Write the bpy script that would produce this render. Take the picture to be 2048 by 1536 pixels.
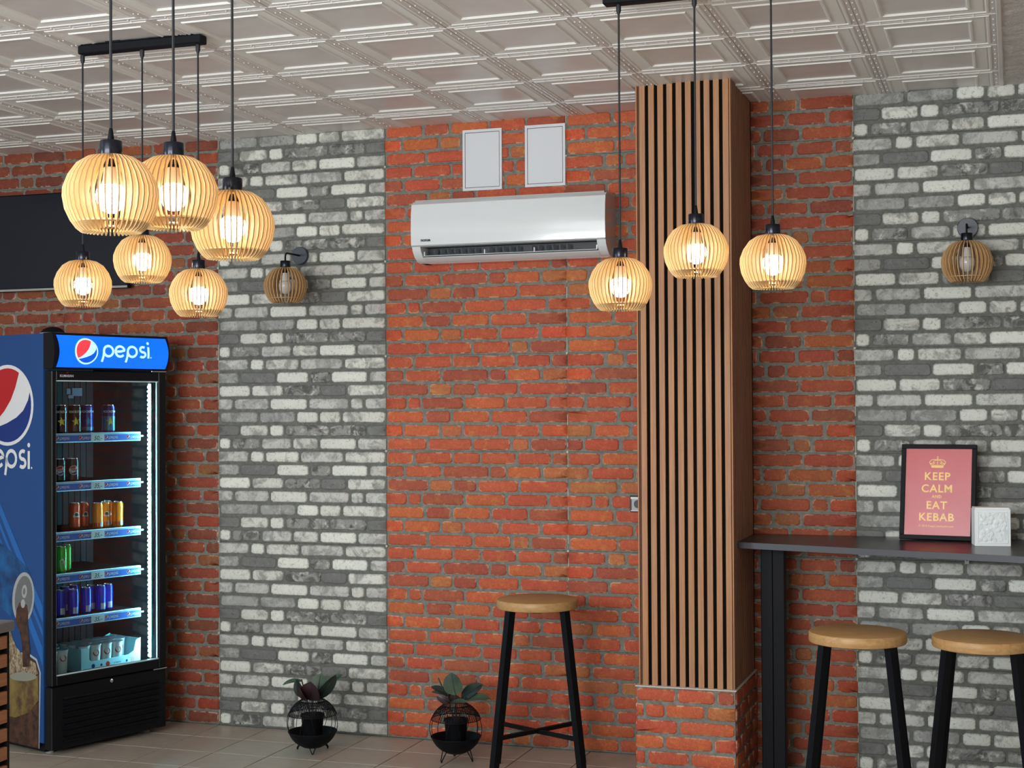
import bpy, bmesh, math, random
from mathutils import Vector, Matrix
from math import sin, cos, pi, radians as RAD
for o in list(bpy.data.objects): bpy.data.objects.remove(o, do_unlink=True)
S = bpy.context.scene
C = S.collection
random.seed(7)

# ------------------------------------------------------------------ camera
CAMZ, CAMD = 1.71994, 7.11451
F = Vector((-0.32024583, 0.9472241, 0.01446082)); R_ = Vector((0.94728297, 0.32035029, -0.00553858)); U = Vector((0.0098788, -0.01192478, 0.9998801))
cam = bpy.data.cameras.new('camera'); co = bpy.data.objects.new('camera', cam); C.objects.link(co)
cam.sensor_width = 36; cam.lens = 36 * 2964.05 / 2048; cam.clip_start = 0.05
co.matrix_world = Matrix(((R_.x, U.x, -F.x, 0), (R_.y, U.y, -F.y, -CAMD), (R_.z, U.z, -F.z, CAMZ), (0, 0, 0, 1)))
S.camera = co

# ------------------------------------------------------------------ world, lights, exposure
W = bpy.data.worlds.new('world'); S.world = W; W.use_nodes = True
W.node_tree.nodes['Background'].inputs[0].default_value = (0.78, 0.87, 1.0, 1)
W.node_tree.nodes['Background'].inputs[1].default_value = 1.5
def area(name, loc, rot, sx, sy, power, col):
    l = bpy.data.lights.new(name, 'AREA'); l.shape = 'RECTANGLE'; l.size = sx; l.size_y = sy; l.energy = power; l.color = col
    o = bpy.data.objects.new(name, l); C.objects.link(o); o.location = loc; o.rotation_euler = rot; return o
# daylight through the shop window behind the camera and the side window on the left
area('shop_window_daylight', (-2.7, -9.30, 2.2), (RAD(92), 0, 0), 4.6, 1.5, 455, (0.93, 0.97, 1.0))
area('side_window_daylight', (-6.95, -6.2, 1.7), (RAD(90), 0, RAD(-90)), 2.4, 1.9, 160, (0.66, 0.82, 1.0))
S.view_settings.view_transform = 'Standard'; S.view_settings.look = 'None'
S.view_settings.gamma = 1; S.view_settings.use_curve_mapping = False
S.view_settings.exposure = 0.0
BULB = 36.0

# ------------------------------------------------------------------ colour and material helpers
def lin(c):
    c = c / 255.0
    return c / 12.92 if c <= 0.04045 else ((c + 0.055) / 1.055) ** 2.4
def rgb(r, g, b, a=1.0): return (lin(r), lin(g), lin(b), a)
def mat(name, col=None, rough=0.6, metal=0.0, spec=0.5, emis=None, es=0.0, coat=0.0):
    m = bpy.data.materials.new(name); m.use_nodes = True
    b = m.node_tree.nodes['Principled BSDF']
    if col: b.inputs['Base Color'].default_value = col
    b.inputs['Roughness'].default_value = rough; b.inputs['Metallic'].default_value = metal
    b.inputs['Specular IOR Level'].default_value = spec
    b.inputs['Coat Weight'].default_value = coat; b.inputs['Coat Roughness'].default_value = 0.08
    if emis: b.inputs['Emission Color'].default_value = emis; b.inputs['Emission Strength'].default_value = es
    return m
class NT:
    def __init__(s, m): s.t = m.node_tree; s.b = s.t.nodes['Principled BSDF']
    def n(s, typ, **kw):
        x = s.t.nodes.new(typ)
        for k, v in kw.items(): setattr(x, k, v)
        return x
    def l(s, a, b): s.t.links.new(a, b)
    def coords(s, scale=(1, 1, 1), rnd=True):
        tc = s.n('ShaderNodeTexCoord'); mp = s.n('ShaderNodeMapping'); mp.inputs['Scale'].default_value = scale
        s.l(tc.outputs['Object'], mp.inputs['Vector'])
        if rnd:
            oi = s.n('ShaderNodeObjectInfo'); mu = s.n('ShaderNodeMath', operation='MULTIPLY'); mu.inputs[1].default_value = 60
            s.l(oi.outputs['Random'], mu.inputs[0]); cx = s.n('ShaderNodeCombineXYZ')
            s.l(mu.outputs[0], cx.inputs[0]); s.l(mu.outputs[0], cx.inputs[1]); s.l(mu.outputs[0], cx.inputs[2])
            s.l(cx.outputs[0], mp.inputs['Location'])
        return mp.outputs[0]
    def noise(s, vec, scale, detail=3, rough=0.6, dist=0.0):
        x = s.n('ShaderNodeTexNoise'); x.inputs['Scale'].default_value = scale; x.inputs['Detail'].default_value = detail
        x.inputs['Roughness'].default_value = rough; x.inputs['Distortion'].default_value = dist
        s.l(vec, x.inputs['Vector']); return x.outputs['Fac']
    def ramp(s, fac, stops):
        r = s.n('ShaderNodeValToRGB'); e = r.color_ramp.elements
        while len(e) < len(stops): e.new(0.5)
        for i, (p, c) in enumerate(stops):
            e[i].position = p; e[i].color = c if isinstance(c, tuple) else (c, c, c, 1)
        s.l(fac, r.inputs[0]); return r.outputs[0]
    def mix(s, fac, a, b, blend='MIX'):
        x = s.n('ShaderNodeMix', data_type='RGBA', blend_type=blend)
        for i, v in ((0, fac), (6, a), (7, b)):
            if isinstance(v, (int, float)): x.inputs[i].default_value = v
            elif isinstance(v, tuple): x.inputs[i].default_value = v
            else: s.l(v, x.inputs[i])
        return x.outputs[2]
    def mul(s, a, b):
        x = s.n('ShaderNodeMath', operation='MULTIPLY')
        for i, v in ((0, a), (1, b)):
            if isinstance(v, (int, float)): x.inputs[i].default_value = v
            else: s.l(v, x.inputs[i])
        return x.outputs[0]
    def bump(s, h, strength=0.3, dist=0.002):
        x = s.n('ShaderNodeBump'); x.inputs['Strength'].default_value = strength; x.inputs['Distance'].default_value = dist
        s.l(h, x.inputs['Height']); s.l(x.outputs[0], s.b.inputs['Normal'])
    def base(s, c): s.l(c, s.b.inputs['Base Color'])

def brick_mat(name, red):
    m = mat(name, rough=0.75, spec=0.35); t = NT(m)
    v = t.coords(); oi = t.n('ShaderNodeObjectInfo'); at = t.n('ShaderNodeAttribute', attribute_name='edge')
    n1 = t.noise(v, 22, 5, 0.65, 0.4); n2 = t.noise(v, 75, 5, 0.7, 0.8); n3 = t.noise(v, 140, 3)
    if red:
        c = t.mix(t.ramp(n2, [(0.42, 0.0), (0.64, 0.62)]), oi.outputs['Color'], t.mix(1.0, oi.outputs['Color'], rgb(166, 150, 140), 'MULTIPLY'))
        c = t.mix(t.ramp(n1, [(0.54, 0.0), (0.70, 0.5)]), c, t.mix(1.0, oi.outputs['Color'], (1.1, 2.0, 0.9, 1), 'MULTIPLY'))
        pale = t.mul(t.ramp(at.outputs['Fac'], [(0.25, 0.0), (0.95, 1.0)]), t.ramp(n1, [(0.50, 0.0), (0.58, 0.85)]))
        c = t.mix(pale, c, rgb(214, 172, 148))
        c = t.mix(t.ramp(n2, [(0.585, 0.0), (0.66, 0.5)]), c, t.mix(1.0, oi.outputs['Color'], (1.25, 2.3, 1.9, 1), 'MULTIPLY'))
        c = t.mix(t.ramp(t.noise(v, 9, 3), [(0.35, 0.35), (0.6, 0.0)]), c, t.mix(1.0, oi.outputs['Color'], (0.7, 0.72, 0.8, 1), 'MULTIPLY'))
    else:
        n0 = t.noise(v, 13, 4, 0.65, 0.9)
        # alpha of the object colour = how strongly the print is mottled
        al = t.mul(oi.outputs['Alpha'], t.ramp(n0, [(0.46, 0.0), (0.60, 1.0)]))
        c = t.mix(al, oi.outputs['Color'], rgb(84, 84, 80))
        c = t.mix(t.mul(oi.outputs['Alpha'], t.ramp(n1, [(0.53, 0.0), (0.66, 0.7)])), c, rgb(214, 212, 202))
        c = t.mix(t.ramp(n2, [(0.55, 0.0), (0.66, 0.6)]), c, t.mix(1.0, oi.outputs['Color'], rgb(140, 138, 132), 'MULTIPLY'))
        c = t.mix(t.mul(at.outputs['Fac'], t.ramp(n2, [(0.4, 0.1), (0.7, 0.8)])), c, rgb(92, 92, 86))
    t.base(c); t.bump(n2, 0.35, 0.003)
    return m
def mortar_mat(name, c1, c2):
    m = mat(name, rough=0.85); t = NT(m); v = t.coords(rnd=False)
    n = t.noise(v, 40, 5, 0.7); t.base(t.mix(t.ramp(n, [(0.35, 0.0), (0.7, 1.0)]), c1, c2)); t.bump(t.noise(v, 160, 3), 0.4, 0.002); return m
def wood_mat(name, c1, c2, scale=(30, 30, 1.2), rough=0.55, rnd=True, ns=4.0):
    m = mat(name, rough=rough, spec=0.4); t = NT(m); v = t.coords(scale, rnd)
    n = t.noise(v, ns, 5, 0.6, 0.6); t.base(t.mix(t.ramp(n, [(0.3, 0.0), (0.72, 1.0)]), c1, c2)); return m

M = {}
M['red'] = brick_mat('printed_red_brick', True)
M['grey'] = brick_mat('printed_grey_brick', False)
M['mortar_red'] = mortar_mat('mortar_between_red_bricks', rgb(96, 96, 88), rgb(132, 130, 119))
M['mortar_grey'] = mortar_mat('mortar_between_grey_bricks', rgb(82, 84, 78), rgb(112, 113, 106))
M['plaster'] = mat('wall_paint', rgb(196, 190, 180), 0.8)
# foam ceiling tile
M['tile'] = mat('white_foam_tile', rgb(214, 209, 202), 0.32, spec=0.5)
t = NT(M['tile']); v = t.coords(); n = t.noise(v, 7, 4); t.base(t.mix(t.ramp(n, [(0.3, 0.0), (0.75, 1.0)]), rgb(218, 212, 207), rgb(206, 200, 195))); t.bump(t.noise(v, 120, 3), 0.12, 0.002)
M['tileband'] = mat('lightened_ribbed_foam', rgb(226, 224, 218), 0.6, spec=0.3); t = NT(M['tileband']); v = t.coords(); t.bump(t.noise(v, 160, 3), 0.2, 0.002)  # ribbed bands coloured lighter than the panels, standing for their differing sheen
M['stucco'] = mat('rough_white_stucco', rgb(205, 200, 194), 0.75); t = NT(M['stucco']); v = t.coords(rnd=False); t.bump(t.noise(v, 45, 5, 0.7, 0.8), 0.9, 0.012)
# floor
M['floor'] = mat('beige_floor_tile', rough=0.38, spec=0.45); t = NT(M['floor']); v = t.coords((1, 1, 1)); n = t.noise(v, 9, 5, 0.6); n2 = t.noise(t.coords((2, 14, 1)), 4, 4)
t.base(t.mix(t.ramp(n, [(0.3, 0.0), (0.7, 1.0)]), rgb(168, 157, 144), t.mix(t.ramp(n2, [(0.45, 0.0), (0.7, 0.6)]), rgb(182, 171, 156), rgb(158, 146, 132))))
M['grout'] = mat('dark_floor_grout', rgb(58, 50, 44), 0.9)
M['slat'] = wood_mat('warm_brown_slat_wood', rgb(176, 126, 86), rgb(148, 102, 68), (26, 26, 0.9))
M['felt'] = mat('black_felt_backing', rgb(16, 15, 13), 0.95, spec=0.1)
M['slatside'] = wood_mat('shaded_side_slat_wood', rgb(150, 104, 78), rgb(118, 76, 56), (26, 26, 0.9))  # slat wood darkened: shade of the pillar's sides put into the colour
M['ply'] = wood_mat('pale_birch_plywood', rgb(242, 214, 162), rgb(226, 192, 138), (12, 12, 6), 0.5)
M['rib_edge'] = mat('shaded_laser_cut_edge', rgb(158, 114, 68), 0.6); M['rib_edge_pale'] = mat('room_lit_plywood_edge', rgb(206, 172, 128), 0.6)  # edge colours carry shade on lit lamps, room light on unlit, over laser-cut brown
M['plydark'] = wood_mat('unlit_plywood', rgb(196, 158, 110), rgb(170, 130, 84), (12, 12, 6), 0.5)  # plywood copy for unlit lamps, shade put into its darker colour
M['black'] = mat('black_satin_metal', rgb(10, 11, 15), 0.55, spec=0.16)
M['plate'] = mat('dark_blue_grey_metal', rgb(46, 51, 58), 0.35, spec=0.5)
M['blackgloss'] = mat('black_nickel_socket', rgb(28, 30, 40), 0.22, metal=0.6)
M['cord'] = mat('black_cable', rgb(20, 20, 24), 0.6)
M['bulb_on'] = mat('lit_bulb', rgb(255, 246, 225), 0.4, emis=(1.0, 0.90, 0.72, 1), es=BULB)
M['bulb_neck'] = mat('bulb_collar', rgb(225, 196, 165), 0.4)
M['bulb_off'] = mat('unlit_opal_bulb', rgb(205, 200, 195), 0.15)
M['white'] = mat('white_gloss_plastic', rgb(210, 214, 214), 0.12, spec=0.5, coat=0.5)
M['white_m'] = mat('white_matt_plastic', rgb(200, 202, 204), 0.45)
M['grey_pl'] = mat('grey_plastic', rgb(150, 150, 146), 0.4)
M['vane'] = mat('grey_vane', rgb(96, 102, 106), 0.5)
M['dark'] = mat('dark_plastic', rgb(34, 36, 38), 0.5)
M['screen'] = mat('black_glass_screen', rgb(18, 26, 38), 0.12, spec=0.5)
M['shelftop'] = mat('dark_stone_worktop', rgb(62, 60, 62), 0.28, spec=0.5)
t = NT(M['shelftop']); v = t.coords((1, 3, 1), False); t.base(t.mix(t.ramp(t.noise(v, 6, 5, 0.65, 1.0), [(0.4, 0.0), (0.7, 1.0)]), rgb(34, 32, 35), rgb(58, 56, 58)))
M['oak'] = wood_mat('oak_seat_wood', rgb(186, 146, 94), rgb(158, 118, 72), (3, 22, 22), 0.45)
M['poster'] = mat('crimson_poster_paper', rgb(190, 50, 62), 0.35, coat=0.2)
M['gold'] = mat('gold_print', rgb(250, 206, 110), 0.4)
M['napkin'] = mat('white_paper_box', rgb(226, 230, 228), 0.7)
M['chrome'] = mat('chrome', rgb(200, 205, 210), 0.2, metal=1.0)
M['leaf'] = mat('dark_green_leaf', rgb(62, 84, 60), 0.4); t = NT(M['leaf']); v = t.coords(); t.base(t.mix(t.ramp(t.noise(v, 14, 3), [(0.35, 0.0), (0.7, 1.0)]), rgb(44, 62, 48), rgb(72, 90, 66)))
M['leafdark'] = mat('burgundy_leaf', rgb(44, 26, 28), 0.4)
M['leafdeep'] = mat('deep_green_leaf', rgb(30, 42, 36), 0.4)
M['fr_black'] = mat('fridge_black', rgb(9, 11, 17), 0.42, spec=0.28)
M['fr_in'] = mat('fridge_liner', rgb(17, 19, 28), 0.6)
M['fr_wall'] = mat('fridge_grey_liner', rgb(120, 140, 155), 0.4)
M['fr_blue'] = mat('fridge_side_blue', rgb(17, 64, 120), 0.4)
M['hdr'] = mat('lit_header_blue', rgb(0, 90, 230), 0.3, emis=rgb(0, 106, 250), es=0.95)
M['hdr_white'] = mat('lit_header_white', rgb(190, 230, 255), 0.3, emis=rgb(165, 222, 255), es=0.95)
M['hdr_red'] = mat('lit_header_red', rgb(240, 50, 60), 0.3, emis=rgb(250, 62, 72), es=0.9)
M['hdr_deep'] = mat('lit_header_deep_blue', rgb(0, 70, 190), 0.3, emis=rgb(0, 84, 205), es=0.9)
M['p_white'] = mat('print_white', rgb(206, 206, 206), 0.4)
M['p_red'] = mat('print_red', rgb(170, 22, 32), 0.4)
M['p_deep'] = mat('print_deep_blue', rgb(4, 42, 112), 0.4)
M['p_stripe'] = mat('print_mid_blue', rgb(28, 92, 160), 0.4)
M['led'] = mat('led_diode', rgb(220, 255, 255), 0.4, emis=(0.36, 0.84, 1.0, 1), es=230)
M['led_base'] = mat('led_strip_base', rgb(190, 215, 220), 0.4)
M['strip_lt'] = mat('clear_shelf_edge', rgb(170, 215, 238), 0.3)
M['strip_bl'] = mat('blue_price_strip', rgb(44, 104, 200), 0.35)
M['card'] = mat('white_price_card', rgb(200, 225, 232), 0.6)
M['ink'] = mat('black_ink', rgb(25, 30, 38), 0.6)
M['alu'] = mat('can_aluminium', rgb(190, 195, 200), 0.25, metal=0.9)
def can_mat(n, c): return mat(n, c, 0.25, metal=0.35)
M['can_black'] = can_mat('black_can_paint', rgb(20, 24, 24)); M['can_navy'] = can_mat('navy_can_paint', rgb(30, 40, 120)); M['can_teal'] = can_mat('teal_can_paint', rgb(30, 120, 150))
M['can_yellow'] = can_mat('yellow_can_print', rgb(200, 190, 50)); M['can_orange'] = can_mat('orange_can_paint', rgb(235, 140, 30)); M['can_redor'] = can_mat('red_orange_can_paint', rgb(190, 74, 40))
M['can_green'] = can_mat('green_can_paint', rgb(60, 170, 50)); M['can_blue'] = can_mat('blue_can_paint', rgb(24, 50, 190)); M['can_silver'] = can_mat('silver_can_print', rgb(170, 180, 190)); M['can_deepgreen'] = can_mat('dark_green_can_print', rgb(24, 74, 44))
M['carton'] = mat('pale_blue_carton', rgb(160, 215, 225), 0.6)
M['cup'] = mat('white_cup', rgb(205, 215, 215), 0.4)
M['foil'] = mat('foil_lid', rgb(150, 155, 165), 0.4, metal=0.5)
# flat print of the poured drink on the cabinet side
M['p_can'] = mat('print_can_blue', rgb(10, 54, 104), 0.4); t = NT(M['p_can']); v = t.coords(rnd=False); t.base(t.mix(t.ramp(t.noise(v, 9, 5), [(0.35, 0.0), (0.7, 1.0)]), rgb(8, 34, 74), rgb(20, 92, 150)))
M['p_lid'] = mat('print_can_rim', rgb(150, 152, 152), 0.4)
M['p_lid2'] = mat('print_can_lid', rgb(98, 100, 100), 0.4)
M['p_cola'] = mat('print_cola', rgb(74, 42, 30), 0.4); t = NT(M['p_cola']); v = t.coords(rnd=False); t.base(t.mix(t.ramp(t.noise(v, 26, 5, 0.7), [(0.4, 0.0), (0.7, 1.0)]), rgb(40, 27, 26), rgb(92, 58, 40)))
M['p_ice'] = mat('print_ice_and_foam', rgb(150, 130, 90), 0.4); t = NT(M['p_ice']); v = t.coords((1, 1, 0.6), False); t.base(t.mix(t.ramp(t.noise(v, 48, 6, 0.75, 1.0), [(0.42, 0.0), (0.6, 1.0)]), rgb(88, 64, 44), rgb(168, 156, 128)))
M['p_foam'] = mat('print_foam', rgb(128, 130, 118), 0.4); M['p_amber'] = mat('print_amber', rgb(140, 112, 52), 0.4)
t = NT(M['p_amber']); v = t.coords(rnd=False); t.base(t.mix(t.ramp(t.noise(v, 14, 4), [(0.35, 0.0), (0.65, 1.0)]), rgb(76, 56, 40), rgb(124, 106, 54)))
M['p_glassrim'] = mat('print_glass_rim', rgb(150, 165, 180), 0.4)
M['ctr_top'] = mat('counter_top_grey', rgb(96, 94, 92), 0.35)
M['ctr_slat'] = wood_mat('counter_slat_wood', rgb(150, 98, 66), rgb(124, 78, 50), (26, 1.2, 26))
gl = bpy.data.materials.new('door_glass'); gl.use_nodes = True; M['glass'] = gl
nt = gl.node_tree; nt.nodes.clear(); o_ = nt.nodes.new('ShaderNodeOutputMaterial'); mx = nt.nodes.new('ShaderNodeMixShader'); tr = nt.nodes.new('ShaderNodeBsdfTransparent'); gs = nt.nodes.new('ShaderNodeBsdfGlossy')
gs.inputs['Roughness'].default_value = 0.03; tr.inputs[0].default_value = (0.93, 0.97, 0.97, 1)
fn = nt.nodes.new('ShaderNodeFresnel'); fn.inputs[0].default_value = 1.35
nt.links.new(fn.outputs[0], mx.inputs[0]); nt.links.new(tr.outputs[0], mx.inputs[1]); nt.links.new(gs.outputs[0], mx.inputs[2]); nt.links.new(mx.outputs[0], o_.inputs[0])

gz = bpy.data.materials.new('poster_glazing'); gz.use_nodes = True; M['glaze'] = gz
nt = gz.node_tree; nt.nodes.clear(); o_ = nt.nodes.new('ShaderNodeOutputMaterial'); mx = nt.nodes.new('ShaderNodeMixShader'); tr = nt.nodes.new('ShaderNodeBsdfTransparent'); gs = nt.nodes.new('ShaderNodeBsdfGlossy')
gs.inputs['Roughness'].default_value = 0.16; tr.inputs[0].default_value = (0.97, 0.97, 0.97, 1); fn = nt.nodes.new('ShaderNodeFresnel'); fn.inputs[0].default_value = 1.3
nt.links.new(fn.outputs[0], mx.inputs[0]); nt.links.new(tr.outputs[0], mx.inputs[1]); nt.links.new(gs.outputs[0], mx.inputs[2]); nt.links.new(mx.outputs[0], o_.inputs[0])

# ------------------------------------------------------------------ mesh helpers
class MB:
    def __init__(s): s.v = []; s.f = []; s.m = []; s.mi = 0
    def add(s, vs, fs, mi=None):
        b = len(s.v); s.v += [tuple(x) for x in vs]; s.f += [tuple(b + i for i in f) for f in fs]; s.m += [s.mi if mi is None else mi] * len(fs)
    def box(s, x0, y0, z0, x1, y1, z1, mi=None, M4=None):
        vs = [(x0, y0, z0), (x1, y0, z0), (x1, y1, z0), (x0, y1, z0), (x0, y0, z1), (x1, y0, z1), (x1, y1, z1), (x0, y1, z1)]
        if M4: vs = [M4 @ Vector(p) for p in vs]
        s.add(vs, [(3, 2, 1, 0), (4, 5, 6, 7), (0, 1, 5, 4), (1, 2, 6, 5), (2, 3, 7, 6), (3, 0, 4, 7)], mi)
    def bbox(s, x0, y0, z0, x1, y1, z1, b=0.003, mi=None, M4=None):
        # box with chamfered edges, made from three nested rings
        def ring(z, i): return [(x0 + i, y0 + b - i + (0 if i else -b), z)]
        X = (x0, x0 + b, x1 - b, x1); Y = (y0, y0 + b, y1 - b, y1); Z = (z0, z0 + b, z1 - b, z1)
        def r(ins, z):
            if ins: return [(X[1], Y[1], z), (X[2], Y[1], z), (X[2], Y[2], z), (X[1], Y[2], z)] * 1
            return [(X[1], Y[0], z), (X[2], Y[0], z), (X[3], Y[1], z), (X[3], Y[2], z), (X[2], Y[3], z), (X[1], Y[3], z), (X[0], Y[2], z), (X[0], Y[1], z)]
        vs = r(1, Z[0]) + r(0, Z[1]) + r(0, Z[2]) + r(1, Z[3])
        fs = [(3, 2, 1, 0), (20, 21, 22, 23)]
        for k in range(8): fs.append((4 + k, 4 + (k + 1) % 8, 12 + (k + 1) % 8, 12 + k))
        for k in range(4):
            a, c = k, (k + 1) % 4; o1 = 4 + 2 * k; fs.append((a, c, o1 + 1, o1)); fs.append((c, 4 + (2 * k + 2) % 8, o1 + 1))
            t1 = 12 + 2 * k; fs.append((20 + a, t1, t1 + 1, 20 + c)); fs.append((20 + c, t1 + 1, 12 + (2 * k + 2) % 8))
        if M4: vs = [M4 @ Vector(p) for p in vs]
        s.add(vs, fs, mi)
    def lathe(s, prof, n=24, mi=None, M4=None, caps=True):
        vs = []; fs = []
        for r, z in prof:
            for k in range(n): a = 2 * pi * k / n; vs.append((r * cos(a), r * sin(a), z))
        for j in range(len(prof) - 1):
            for k in range(n): a = j * n + k; b = j * n + (k + 1) % n; fs.append((a, b, b + n, a + n))
        if caps: fs.append(tuple(range(n))[::-1]); fs.append(tuple(range((len(prof) - 1) * n, len(prof) * n)))
        if M4: vs = [M4 @ Vector(p) for p in vs]
        s.add(vs, fs, mi)
    def tube(s, pts, r, n=8, mi=None, closed=False, flat=None):
        pts = [Vector(p) for p in pts]; N = len(pts); vs = []; fs = []; up = Vector((0, 0, 1)); prev = None
        for i, p in enumerate(pts):
            a = pts[(i - 1) % N] if (closed or i > 0) else p; b = pts[(i + 1) % N] if (closed or i < N - 1) else p
            d = (b - a).normalized()
            if prev is None: sd = d.cross(up); sd = Vector((1, 0, 0)) if sd.length < 1e-4 else sd.normalized()
            else: sd = (prev - d * prev.dot(d)).normalized()
            prev = sd; u2 = d.cross(sd)
            ra, rb = (r, r) if flat is None else flat
            for k in range(n): a_ = 2 * pi * (k + 0.5) / n; vs.append(p + sd * cos(a_) * ra + u2 * sin(a_) * rb)
        for i in range(N if closed else N - 1):
            for k in range(n): a = i * n + k; b = i * n + (k + 1) % n; c = ((i + 1) % N) * n; fs.append((a, b, c + (k + 1) % n, c + k))
        if not closed: fs.append(tuple(range(n))[::-1]); fs.append(tuple(range((N - 1) * n, N * n)))
        s.add(vs, fs, mi)
    def poly(s, pts, fn, mi=None):            # 2-D polygon (convex or not) placed by fn(x, y)
        s.add([fn(x, y) for x, y in pts], [tuple(range(len(pts)))], mi)
    def cut_poly(s, pts, fn, mi=None, axis=1, step=0.005):   # polygon sliced so that it can follow a curved surface
        bm = bmesh.new(); bm.faces.new([bm.verts.new((x, y, 0)) for x, y in pts]); lo = min(p[axis] for p in pts); hi = max(p[axis] for p in pts)
        c = lo + step; no = (1, 0, 0) if axis == 0 else (0, 1, 0)
        while c < hi:
            bmesh.ops.bisect_plane(bm, geom=bm.verts[:] + bm.edges[:] + bm.faces[:], plane_co=(c, c, 0), plane_no=no); c += step
        bm.verts.ensure_lookup_table(); bm.verts.index_update()
        s.add([fn(v.co.x, v.co.y) for v in bm.verts], [tuple(v.index for v in f.verts) for f in bm.faces], mi); bm.free()
    def mesh(s, name, mats, smooth=False, auto=None):
        me = bpy.data.meshes.new(name); me.from_pydata([tuple(v) for v in s.v], [], s.f)
        for m in (mats if isinstance(mats, (list, tuple)) else [mats]): me.materials.append(m)
        me.polygons.foreach_set('material_index', s.m)
        if smooth: me.polygons.foreach_set('use_smooth', [True] * len(me.polygons))
        me.update()
        if smooth and auto: me.set_sharp_from_angle(angle=RAD(auto))
        return me
def link(name, me, parent=None, label=None, loc=None):
    o = bpy.data.objects.new(name, me); C.objects.link(o)
    if parent: o.parent = parent
    if label: o['label'] = label
    if loc is not None: o.location = loc
    return o
def tag(o, label, cat=None, group=None, kind=None):
    o['label'] = label
    if cat: o['category'] = cat
    if group: o['group'] = group
    if kind: o['kind'] = kind
    return o
def thing(name, label, cat, loc=(0, 0, 0), rz=0, group=None):
    o = bpy.data.objects.new(name, None); C.objects.link(o); o.location = loc; o.rotation_euler = (0, 0, rz); o.empty_display_size = 0.05
    return tag(o, label, cat, group)
def part(name, mb, mats, parent, smooth=False, auto=35, label=None): return link(name, mb.mesh(name, mats, smooth, auto), parent, label)
def copy_tree(o, parent=None):
    c = o.copy(); C.objects.link(c); c.parent = parent
    for ch in list(o.children): copy_tree(ch, c)
    return c
_tc = {}
def text_geo(s, size, bold=0.0, font=None, space=1.0, align='CENTER'):
    k = (s, size, bold, space, align)
    if k not in _tc:
        cu = bpy.data.curves.new('lettering', 'FONT'); cu.body = s; cu.size = size; cu.offset = bold; cu.space_character = space
        cu.align_x = align; cu.resolution_u = 3; ob = bpy.data.objects.new('lettering_source', cu)
        me = bpy.data.meshes.new_from_object(ob); _tc[k] = ([tuple(v.co[:2]) for v in me.vertices], [tuple(p.vertices) for p in me.polygons])
        bpy.data.objects.remove(ob); bpy.data.meshes.remove(me); bpy.data.curves.remove(cu)
    return _tc[k]
def put_text(mb, s, size, fn, mi=0, **kw):
    v, f = text_geo(s, size, **kw); mb.add([fn(x, y) for x, y in v], f, mi)
def disc_pts(r, n=32, a0=0, a1=2 * pi): return [(r * cos(a0 + (a1 - a0) * k / (n if a1 - a0 >= 2 * pi - 1e-6 else n - 1)), r * sin(a0 + (a1 - a0) * k / (n if a1 - a0 >= 2 * pi - 1e-6 else n - 1))) for k in range(n)]
def ribbon(mb, pts, w, fn, mi=0):
    q = [pts[0]]
    for p in pts[1:]:
        k = max(1, int(math.hypot(p[0] - q[-1][0], p[1] - q[-1][1]) / (w * 0.8))); a = q[-1]
        for j in range(1, k + 1): q.append((a[0] + (p[0] - a[0]) * j / k, a[1] + (p[1] - a[1]) * j / k))
    pts = q; n = len(pts); L = []; Rr = []
    for i in range(n):
        a = pts[max(i - 1, 0)]; b = pts[min(i + 1, n - 1)]; dx, dy = b[0] - a[0], b[1] - a[1]; d = math.hypot(dx, dy) or 1
        L.append((pts[i][0] - dy / d * w / 2, pts[i][1] + dx / d * w / 2)); Rr.append((pts[i][0] + dy / d * w / 2, pts[i][1] - dx / d * w / 2))
    vs = [fn(*p) for p in L] + [fn(*p) for p in Rr]; mb.add(vs, [(i, n + i, n + i + 1, i + 1) for i in range(n - 1)], mi)
def globe(mb, fn, r, mw, mr, mb_, d=0.0006, ring=0.1, axis=None):
    # round emblem: white disc, red upper field, blue lower field; fn(x, y, lift)
    if axis is None: PL = lambda p, f, m_: mb.poly(p, f, m_)
    else: PL = lambda p, f, m_: mb.cut_poly(p, f, m_, axis, r / 7)
    PL([(x * r, y * r) for x, y in disc_pts(1, 40)], lambda x, y: fn(x, y, 0), mw)
    q = 1 - ring
    def arc(a0, a1, n): return [(q * cos(RAD(a0 + (a1 - a0) * k / (n - 1))), q * sin(RAD(a0 + (a1 - a0) * k / (n - 1)))) for k in range(n)]
    red = arc(60, 217, 18) + [(-0.4, -0.38), (-0.1, -0.14), (0.15, 0.14), (0.32, 0.44)]
    blue = arc(222, 380, 20) + [(0.80, 0.12), (0.62, -0.13), (0.36, -0.30), (0.0, -0.44), (-0.4, -0.55)]
    for pts, m_ in ((red, mr), (blue, mb_)):
        PL([(x * r, y * r) for x, y in pts], lambda x, y: fn(x, y, d), m_)
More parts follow.
